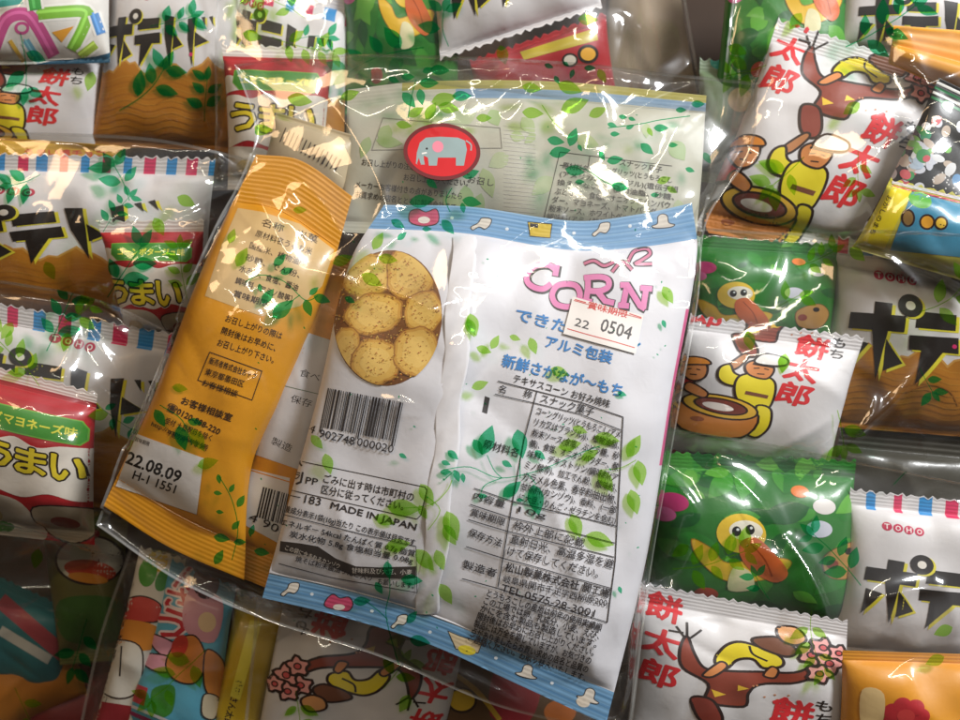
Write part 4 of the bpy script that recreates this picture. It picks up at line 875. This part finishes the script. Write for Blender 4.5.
# cookies photograph
rs = np.random.RandomState(12)
cx0, cy0, rx0, ry0 = 388, 318, 54, 68
def incirc(x, y, k=1.0): return ((x-cx0)/rx0)**2 + ((y-cy0)/ry0)**2 < k
A.ell(cx0, cy0, rx0, ry0, '7A4A1E', 6, 48)
for (x, y, a, b, r) in ((368, 275, 30, 22, -15), (412, 272, 26, 30, 20), (374, 314, 30, 21, -12), (424, 312, 20, 22, 20), (346, 350, 15, 24, 10), (376, 362, 25, 24, 0), (417, 352, 24, 26, 15)):
    for sc, col in ((1.0, 'A87430'), (.94, 'CF9C42'), (.84, 'DFB458'), (.6, 'E6C068')):
        t = np.linspace(0, 2*np.pi, 30)[:-1]; ar = math.radians(r)
        a_, b_ = a, b; jt = 1 + .035*np.sin(t*5 + x) + .025*np.sin(t*9 + y + sc*4)
        a, b = a_*jt, b_*jt
        X = x + a*sc*np.cos(t)*math.cos(ar) - b*sc*np.sin(t)*math.sin(ar); Y = y + a*sc*np.cos(t)*math.sin(ar) + b*sc*np.sin(t)*math.cos(ar)
        a, b = a_, b_
        k = np.sqrt(((X-cx0)/rx0)**2 + ((Y-cy0)/ry0)**2); f = np.minimum(1, 1/np.maximum(k, 1e-6)) ; X = cx0 + (X-cx0)*f; Y = cy0 + (Y-cy0)*f
        A.poly(list(zip(X, Y)), col)
zmax = max(b[2] for b in A.bb) + 1
for k in range(1000):
    x, y = cx0 + (rs.rand()*2-1)*rx0, cy0 + (rs.rand()*2-1)*ry0
    if not incirc(x, y, .94): continue
    r_ = .35 + rs.rand()*.7; t = np.linspace(0, 2*np.pi, 6)[:-1]
    A._add(np.c_[x + r_*np.cos(t), y + r_*.8*np.sin(t)], [(0, 1, 2), (0, 2, 3), (0, 3, 4)], ('9A5A1C', 'C08A34', 'E6C468', 'B0642A', 'D8B04C')[rs.randint(5)], zmax + (k % 12))
# barcode
b0, b1, b2 = np.array([328., 388.]), np.array([404., 402.]), np.array([320., 427.]); pos = 0.0; rs = np.random.RandomState(3)
while pos < 1:
    w_ = rs.choice([.010, .010, .018, .028]); long_ = 1.12 if (pos < .03 or .47 < pos < .51 or pos > .95) else 1.0
    p = b0 + (b1-b0)*(pos + w_/2); A.line([tuple(p), tuple(p + (b2-b0)*long_)], w_*77, K); pos += w_ + rs.choice([.010, .012, .020])
A.text('4', 310, 428, 315, 430, 8, K, .01); A.text('902748', 320, 433, 355, 441, 8, K, .01); A.text('000020', 358, 441, 394, 449, 8, K, .01)
A.line([(290, 459), (425, 487), (427, 490), (421, 515), (417, 519)], .9, K); A.line([(286, 489), (417, 519)], .9, K)
A.line([(291, 465), (299, 462), (302, 466)], 2, K); A.line([(303, 472), (301, 482), (296, 484)], 2, K); A.line([(290, 484), (287, 478)], 2, K); A.text('プラ', 289, 473, 300, 476, 8, K, .02)
A.text('PP', 306, 480, 318, 482, 6.5, K, .02); A.text('ごみに出す時は市町村の', 324, 478, 414, 497, 9, K, .015); A.text('区分に従ってください。', 322, 489, 404, 506, 9, K, .015)
A.text('－183', 291, 496, 321, 502, 8, K, .015); A.text('MADE IN JAPAN', 331, 506, 416, 528, 8.5, K, .028)
A.text('養成分表示1袋(10g)当たり この表示値は目安です', 285, 509, 415, 543, 8, K, .012)
A.line([(282, 514), (330, 526), (370, 536), (416, 546)], .8, K)
A.text('エネルギー 54kcal たんぱく質 0.7g 脂質', 281, 522, 415, 554, 8, K, .012); A.text('炭水化物 5.8g 食塩相当量 0.08g', 290, 534, 413, 561, 8, K, .012)
A.poly([(281, 541), (300, 543), (318, 546), (336, 558), (356, 566), (380, 567), (416, 566), (416, 577), (400, 578), (376, 577), (350, 574), (330, 565), (312, 556), (280, 551)], '39322F'); A.text('この袋に含まれるカンゾウ', 286, 547, 340, 566, 5.5, 'D8D0C8', .01); A.text('甘味料及び大豆、小麦', 352, 570, 412, 572, 5.5, 'D8D0C8', .01)
A.text('焼そば粉末醤油りんご入り', 296, 558, 372, 578, 6, K, .01); A.text('お願いします。', 378, 581, 414, 586, 6, K, .01); A.line([(279, 563), (332, 577), (417, 592)], .7, K); A.line([(416, 546), (417, 592)], .7, K)
# right hand print: name, ingredients table
PK = 'E07FB4'
def fat(pts, w_=5.2):
    A.line([(x+1.1, y+1.1) for x, y in pts], w_+1.6, K, smooth=False); 
letters = [[[(556, 270), (548, 265), (536, 266), (528, 273), (527, 281), (533, 287), (543, 289), (551, 284)], [(557, 265), (555, 276)]],
           [[(567, 284), (557, 286), (552, 295), (556, 304), (567, 307), (577, 304), (580, 294), (576, 286), (567, 284)]],
           [[(588, 278), (588, 288), (586, 301)], [(582, 301), (592, 302)], [(584, 278), (600, 277), (608, 280), (608, 287), (600, 291), (589, 291)], [(597, 291), (605, 301), (614, 303)]],
           [[(627, 285), (623, 305)], [(618, 305), (629, 306)], [(620, 285), (627, 285), (640, 306), (645, 309)], [(646, 288), (643, 309)], [(640, 288), (652, 289)]]]
for lw, c, dx in ((8.4, K, .9), (5.7, PK, 0)):
    for L in letters:
        for st in L: A.line([(x+dx, y+dx) for x, y in st], lw, c, smooth=len(st) > 4)
for lw, c in ((5.0, K), (2.8, 'C9718F')):
    for st in ([(584, 264), (594, 261), (604, 266), (614, 262)], [(612, 272), (622, 262), (632, 270)], [(628, 262), (634, 252), (646, 249), (650, 254), (642, 260), (636, 264), (652, 264)]): A.line(st, lw, c, smooth=True)
BL = '2F7FC4'
A.text('できたてコーン', 516, 314, 640, 346, 12, BL, .03); A.text('アルミ包装', 546, 341, 612, 358, 12.5, BL, .03); A.text('新鮮さがなが～もち', 503, 360, 622, 391, 13, BL, .03)
A.text('テキサスコーン お好み焼味', 514, 378, 610, 404, 8.5, K, .012)
A.line([(498, 381), (540, 392), (580, 402), (623, 417)], 1, K); A.line([(623, 417), (620, 470), (615, 560), (607, 622)], 1, K); A.line([(537, 391), (524, 440), (512, 505), (498, 587)], 1, K)
A.line([(495, 394), (534, 403), (580, 414), (621, 430)], .9, K)
for q in ([(474, 488), (512, 501), (617, 526)], [(470, 504), (510, 517), (615, 543)], [(468, 519), (508, 531), (614, 557)], [(466, 546), (504, 558), (611, 588)], [(462, 578), (498, 588), (607, 622)]): A.line(q, .9, K)
A.text('名', 499, 388, 506, 390, 8, K, .012); A.text('称', 524, 393, 532, 395, 8, K, .012); A.text('スナック菓子', 541, 398, 594, 412, 9, K, .012)
A.text('原材料名', 484, 443, 518, 453, 9, K, .012)
rows = ['コーングリッツ(とうもろこし(アメ', 'リカ又はブラジル))、植物油脂、', '粉末ソース(食塩、ぶどう糖、砂', '糖)、食塩、オニオンパウダー、酸', '味料、デキストリン/調味料(ア', 'ミノ酸等)、加工でん粉、酸味料、', 'カラメル色素、香辛料抽出物、', '甘味料(カンゾウ)、香料、(一部', 'に大豆・りんご・ゼラチンを含む)']
for k, s_ in enumerate(rows):
    f = k/8; A.text(s_, 537 - 18*f, 411 + 86*f, 620 - 5*f, 435 + 86*f, 9.2, K, .012)
A.text('内容量', 474, 495, 505, 504, 7.8, K, .012); A.text('10g', 518, 509.5, 546, 516.5, 7.2, K, .015)
A.text('賞味期限', 471, 511, 505, 522, 7.8, K, .012); A.text('枠外上部に記載', 514, 524, 584, 543, 9, K, .012)
A.text('保存方法', 469, 531, 502, 543, 8.2, K, .012); A.text('直射日光、高温多湿を避', 511, 538, 613, 564, 9.3, K, .012); A.text('けて保存してください。', 508, 550, 598, 573, 9.3, K, .012)
A.text('製造者', 463, 563, 497, 573, 8.5, K, .012); A.text('松山製菓株式会社 関工場', 506, 566, 609, 593, 9.3, K, .022); A.text('岐阜県関市千疋字西柳原2001', 504, 578, 609, 603, 8, K, .012); A.text('TEL.0575-28-3001', 502, 587, 594, 613, 7.5, K, .015)
rows = ['とうもろこしの産地は前年の使用実績順', 'この工場では卵、乳成分、小麦、えび、', 'かにを含む製品も製造しています。', '開封後はお早めにお召し上がりください。', '製品には万全を期していますが、お気づきの', '点がありましたらお買い求めの店名と品質の', 'ご連絡ください。お取り替えいたします。']
for k, s_ in enumerate(rows): A.text(s_, 488 - 3.2*k, 592 + 7.4*k, 601 - 2.5*k, 627 + 8.2*k, 7.8, K, .02)
A.poly([(485, 396), (490, 398), (487, 414), (482, 412)], K)
tb = [(lambda u, v, x, y: v < .068, blue), (lambda u, v, x, y: v > .937, '6C9AC0'), (lambda u, v, x, y: (v < .068) & ((v*420 % 7) < 1.6), '86B0D4'), (lambda u, v, x, y: (v > .937) & ((v*420 % 7) < 1.6), '4F7FA8'),
      (lambda u, v, x, y: (u > .985) & (v > .2) & (v < .5), 'D85A90')]
corn = packet('corn_snack_packet', 'white corn snack packet seen from its back with cookie picture, barcode and ingredients table', 'snack packet', None, puff=.0105, base='DDDCE2', art=A, seed=113, seals=(.07, .065), teeth=(False, False), band=tb, wr=2.1,
       top=[(384, 205, .106), (470, 207, .106), (575, 221, .105), (640, 214, .106), (692, 203, .106)], bottom=[(262, 598, .102), (345, 618, .104), (430, 645, .104), (520, 685, .103), (606, 724, .102)],
       left=[(384, 205, .106), (350, 262, .107), (318, 395, .106), (292, 490, .105), (262, 598, .102)], right=[(692, 203, .106), (697, 255, .106), (672, 400, .106), (646, 560, .104), (606, 724, .102)], ripple=.00006)
# its back seam: a raised fin of folded film
sm = [(463, 238), (457, 320), (449, 400), (441, 480), (432, 560), (424, 614)]
sp = smooth_pts(sm, False, 6); I, J = corn.from_px(sp); Cc = corn.ev(corn.P, I, J); Nn = corn.ev(corn.N, I, J)
VV = []; prof = [(-.0034, .0001), (-.0030, .0006), (0, .0009), (.0032, .0008), (.0038, .0005), (.0041, .0001)]
for k in range(len(sp)):
    row = []
    for (dx, dz) in prof: row.append(Cc[k] + np.array([dx + .0006*math.sin(k*.9), 0, 0]) + Nn[k]*(dz + .0003*math.sin(k*1.7 + dx*900)))
    VV.append(row)
VV = np.array(VV)[:, ::1]; nn_ = grid_normals(VV); nk, nw = VV.shape[:2]; ix = np.arange(nk*nw).reshape(nk, nw)
qq = np.stack([ix[1:, :-1], ix[1:, 1:], ix[:-1, 1:], ix[:-1, :-1]], -1).reshape(-1, 4)
o = mesh_obj('back_seam', VV.reshape(-1, 3) - corn.off, [qq], nn_.reshape(-1, 3), np.tile(np.array(C('E6E4E8')), (len(qq), 1)), (M_PACK,), None, corn.root)
ras_add(VV)
S = Art()
S.poly([(573, 297), (643, 316), (635, 354), (563, 334)], 'F6EFEA'); S.line([(575, 300), (586, 303)], 1, 'D8403A'); S.line([(629, 314), (641, 318)], 1, 'D8403A')
S.text('賞味期限', 588, 305, 627, 315, 7.5, 'D8403A', .02); S.text('22', 575, 322, 589, 326, 8, '4A4648', .015); S.text('0504', 601, 325, 631, 334, 13, '4A4648', .02)
S.line([(567, 329), (634, 348)], .9, 'D8403A'); S.line([(574, 301), (641, 319)], .7, 'D8403A')
sticker(corn, S, 'date_sticker', base=0.0007, label='white date sticker with red printing')
RAS[:] = np.maximum(RAS, RAS)

# ---- film of the centre bag, with its printed vines placed as in the photograph
L = Art(); rs = np.random.RandomState(77)
def lf(x, y, size, a, k=DK, wr_=.52): L.poly(leaf_pts(x, y, size, size*wr_, a), k)
for (x, y, s_, a, k) in ((557, 80, 10, 60, DK), (572, 74, 10, 110, DK), (549, 66, 10, 20, DK), (590, 68, 12, 0, DK), (566, 64, 8, 40, DK), (533, 113, 22, 5, LT), (575, 105, 30, -20, LT), (570, 88, 26, 20, LT), (602, 76, 16, 60, LT), (532, 88, 20, 10, LT), (598, 112, 20, -25, LT),
    (573, 137, 20, -70, DK), (556, 141, 18, 10, DK), (560, 152, 22, -10, DK), (623, 117, 9, 10, DK), (612, 125, 10, 15, DK), (630, 127, 9, -20, DK), (615, 134, 10, 0, DK), (632, 119, 8, 20, DK), (661, 128, 15, 0, DK), (647, 149, 17, 40, DK), (673, 145, 10, 0, DK), (681, 110, 11, 0, DK), (698, 104, 14, 0, DK),
    (615, 160, 17, -10, DK), (575, 171, 20, 10, DK), (602, 156, 11, 60, DK), (620, 187, 18, 10, DK), (580, 182, 10, 0, DK), (580, 148, 8, 60, DK), (707, 158, 13, 60, DK), (690, 170, 10, 20, DK), (664, 180, 15, -20, LT), (672, 190, 12, 30, LT), (650, 132, 10, 60, LT),
    (409, 100, 20, 50, DK), (421, 97, 17, 80, DK), (429, 83, 20, 0, DK), (408, 77, 14, 0, DK), (394, 80, 12, 20, DK), (440, 70, 20, 5, DK), (428, 70, 12, -20, DK), (444, 99, 26, -15, LT), (449, 108, 22, 10, LT), (431, 111, 20, -60, LT), (404, 125, 16, 10, LT), (416, 112, 18, -30, LT), (462, 96, 20, 0, DK),
    (471, 174, 18, -20, DK), (432, 184, 14, 40, DK), (422, 201, 26, -8, DK), (472, 202, 20, 12, DK), (448, 227, 19, 50, DK), (463, 208, 11, 80, DK), (398, 224, 16, 30, DK), (427, 229, 10, 0, DK), (402, 236, 12, -40, DK), (484, 118, 16, 0, LT),
    (280, 260, 17, -45, DK), (287, 271, 14, -20, DK), (260, 288, 9, 80, DK), (268, 296, 19, -50, DK), (283, 309, 28, -40, DK), (322, 299, 18, 20, DK), (314, 291, 12, -40, DK), (308, 308, 18, 70, DK), (343, 260, 22, -20, LT), (378, 241, 20, -60, LT), (388, 259, 20, 10, LT), (372, 280, 24, 30, LT), (242, 257, 22, -60, LT), (232, 236, 16, -70, LT), (471, 328, 20, 70, LT),
    (160, 418, 20, 60, DK), (195, 422, 15, 10, DK), (182, 438, 26, 75, DK), (180, 388, 16, 10, LT), (208, 463, 22, -15, LT), (219, 479, 10, 80, DK), (232, 488, 10, -60, DK), (218, 493, 9, 10, DK), (241, 501, 14, -60, DK), (220, 512, 8, 10, DK), (236, 525, 12, -50, DK), (222, 538, 17, 10, DK), (240, 542, 13, 0, DK), (219, 557, 17, -60, DK), (252, 530, 12, -70, DK), (262, 552, 16, 10, DK), (198, 440, 26, 60, LT),
    (487, 440, 32, -70, DK), (520, 444, 30, 80, DK), (507, 464, 12, 30, DK), (540, 455, 14, 40, DK), (512, 489, 24, -40, DK), (536, 500, 32, 80, DK), (570, 445, 24, -10, LT), (607, 439, 26, 10, LT), (634, 446, 26, -60, LT), (640, 473, 26, 80, LT), (634, 502, 26, 75, LT), (606, 481, 26, 60, LT), (483, 496, 10, 0, DK), (580, 430, 16, 20, LT), (590, 455, 20, -30, LT),
    (453, 455, 14, 40, DK), (446, 472, 12, 0, DK), (457, 476, 13, 70, DK), (446, 463, 10, 20, DK), (478, 447, 18, 60, DK), (463, 478, 10, 80, DK), (452, 526, 32, 70, LT), (427, 495, 26, 60, LT), (404, 508, 34, 5, LT), (317, 442, 18, 50, LT), (328, 464, 22, 75, LT), (403, 456, 9, 30, DK), (385, 520, 22, 20, LT), (423, 512, 16, 60, LT),
    (450, 535, 24, 60, LT), (425, 560, 28, 50, LT), (388, 570, 18, 80, DK), (412, 580, 22, 5, DK), (379, 588, 14, 60, DK), (362, 601, 18, -5, DK), (412, 617, 16, -50, DK), (420, 641, 22, 12, DK), (440, 560, 22, 70, LT), (446, 594, 24, 60, LT), (398, 545, 26, -10, LT),
    (533, 346, 18, 70, LT), (515, 338, 12, 20, LT), (668, 295, 20, 60, LT), (664, 324, 9, 70, DK), (473, 325, 24, 75, LT), (484, 350, 16, 20, LT), (495, 342, 16, -60, LT), (600, 540, 30, 20, LT), (576, 526, 26, 70, LT), (480, 385, 18, -20, LT), (560, 372, 20, 20, LT), (622, 394, 10, 20, DK), (620, 590, 8, 70, DK),
    (309, 703, 20, -50, LT), (655, 195, 9, 0, DK), (350, 300, 12, 30, DK), (300, 210, 14, 0, LT), (262, 130, 22, 0, LT), (300, 100, 26, 10, LT), (350, 95, 20, -20, LT), (520, 500, 8, 0, DK)): lf(x, y, s_, a, k)
for pts, k in (([(443, 470), (470, 467), (500, 478), (540, 470), (575, 455), (600, 446)], DK), ([(600, 470), (620, 468), (636, 460)], LT), ([(487, 455), (494, 470), (502, 478)], DK), ([(520, 458), (520, 478)], DK), ([(536, 484), (528, 474)], DK), ([(455, 470), (444, 480)], DK), ([(502, 478), (485, 485), (480, 496)], DK),
    ([(245, 282), (262, 275), (285, 282), (305, 300), (318, 296)], DK), ([(300, 295), (285, 306)], DK), ([(219, 476), (232, 500), (238, 530), (232, 560)], DK), ([(575, 165), (590, 172), (605, 182), (620, 187)], DK), ([(608, 128), (640, 124), (660, 120), (690, 116)], DK), ([(416, 80), (412, 95), (408, 118)], DK), ([(450, 212), (446, 200), (452, 188)], DK), ([(388, 560), (390, 590), (386, 615), (396, 655), (400, 668)], DK), ([(365, 600), (380, 612), (388, 620)], DK),
    ([(404, 508), (430, 505), (446, 492), (452, 480)], LT), ([(425, 495), (440, 510), (428, 530)], LT), ([(542, 105), (552, 120), (562, 130)], LT), ([(160, 405), (182, 420), (192, 445)], DK)): L.line(pts, 1.0, k, smooth=True)
for k in range(60): lf(250 + rs.rand()*420, 100 + rs.rand()*540, 1.8 + rs.rand()*1.5, rs.rand()*180, DK)
def crump(px, py):
    g = lambda cx, cy, s: np.exp(-((px-cx)**2 + (py-cy)**2)/s**2)
    return .45*g(722, 155, 40) + 1.1*g(320, 200, 60) + .5*g(420, 75, 60) + .5*g(620, 80, 60) + .45*g(390, 300, 45) + .8*g(240, 310, 55)
def calm_(px, py):
    return 1 - .8*np.exp(-(((px-580)/75)**2 + ((py-320)/55)**2)**2) - .6*np.exp(-(((px-560)/70)**2 + ((py-490)/110)**2)**2)
cen_cr = [(345, 100, 395, 215, 1.6, 4), (300, 165, 350, 240, 2.2, 4), (250, 170, 300, 270, 1.8, 4), (335, 275, 400, 215, 2.0, 3), (300, 265, 360, 282, 1.4, 3), (360, 275, 452, 320, 2.4, 3), (395, 325, 455, 300, 1.4, 2), (375, 392, 430, 408, 1.2, 2), (180, 350, 260, 300, 1.8, 4), (230, 380, 265, 372, 1.4, 3),
          (525, 60, 475, 100, 1.4, 2), (590, 90, 605, 150, 1.8, 3), (590, 65, 625, 100, 1.4, 3), (615, 120, 740, 70, 1.6, 2), (650, 70, 700, 90, 1.4, 3), (690, 235, 755, 120, 1.4, 3), (545, 65, 500, 120, .8, 2), (500, 250, 560, 215, .9, 2), (455, 240, 440, 330, .7, 3), (693, 245, 680, 380, 2.6, 2.5), (676, 385, 648, 590, 2.8, 2.5), (664, 400, 640, 560, 1.4, 2), (640, 590, 622, 720, 2.4, 2.5), (440, 370, 470, 330, .6, 3), (290, 450, 270, 530, .8, 2), (300, 555, 340, 590, 1.2, 2), (200, 500, 140, 460, .8, 3), (420, 655, 520, 715, 1.4, 3)]
cf = film('gift_bag', 'centre gift bag on top of the others, with the round red elephant sticker', G_B,
     [(236, 66, .092), (300, 58, .098), (400, 56, .102), (560, 63, .104), (660, 74, .104), (756, 84, .100)],
     [(756, 84, .100), (750, 150, .098), (706, 222, .098), (697, 300, .098), (676, 420, .097), (650, 570, .095), (630, 735, .092)],
     [(98, 524, .090), (180, 580, .092), (265, 618, .094), (380, 655, .094), (500, 705, .093), (630, 735, .092)],
     [(236, 66, .092), (256, 140, .096), (222, 225, .097), (180, 320, .096), (138, 420, .094), (98, 524, .090)],
     seed=43, nrand=50, amp=1.0, crumple=.35, creases=cen_cr, leaves=L, res=.0008, crump_fn=crump, curl=.0024, calm=calm_)
S = Art(); S.ell(442, 152, 38.5, 28.5, '6A1A20', 3, 48); S.ell(442, 152, 34.5, 24.8, 'C8151F', 3, 48)
S.poly([(420, 143), (426, 138), (440, 137), (458, 138), (465, 141), (467, 150), (464, 166), (456, 166), (456, 158), (438, 158), (437, 166), (429, 166), (428, 158), (424, 156), (424, 160), (425, 165), (421, 165), (419, 158), (417, 164), (418, 165), (416, 164), (417, 153)], '8FA3A3', False)
S.ell(438, 147, 5.6, 5.8, 'E5879A'); S.line([(466, 141), (471, 145), (471, 151)], 1.4, '8FA3A3', smooth=True); S.ell(427, 149, 1.1, 1.1, '1A1A1A'); S.line([(422, 154), (427, 153)], 1.5, 'E8E6E0')
sticker(cf, S, 'elephant_sticker', label='oval red sticker with a grey elephant', base=.0003)
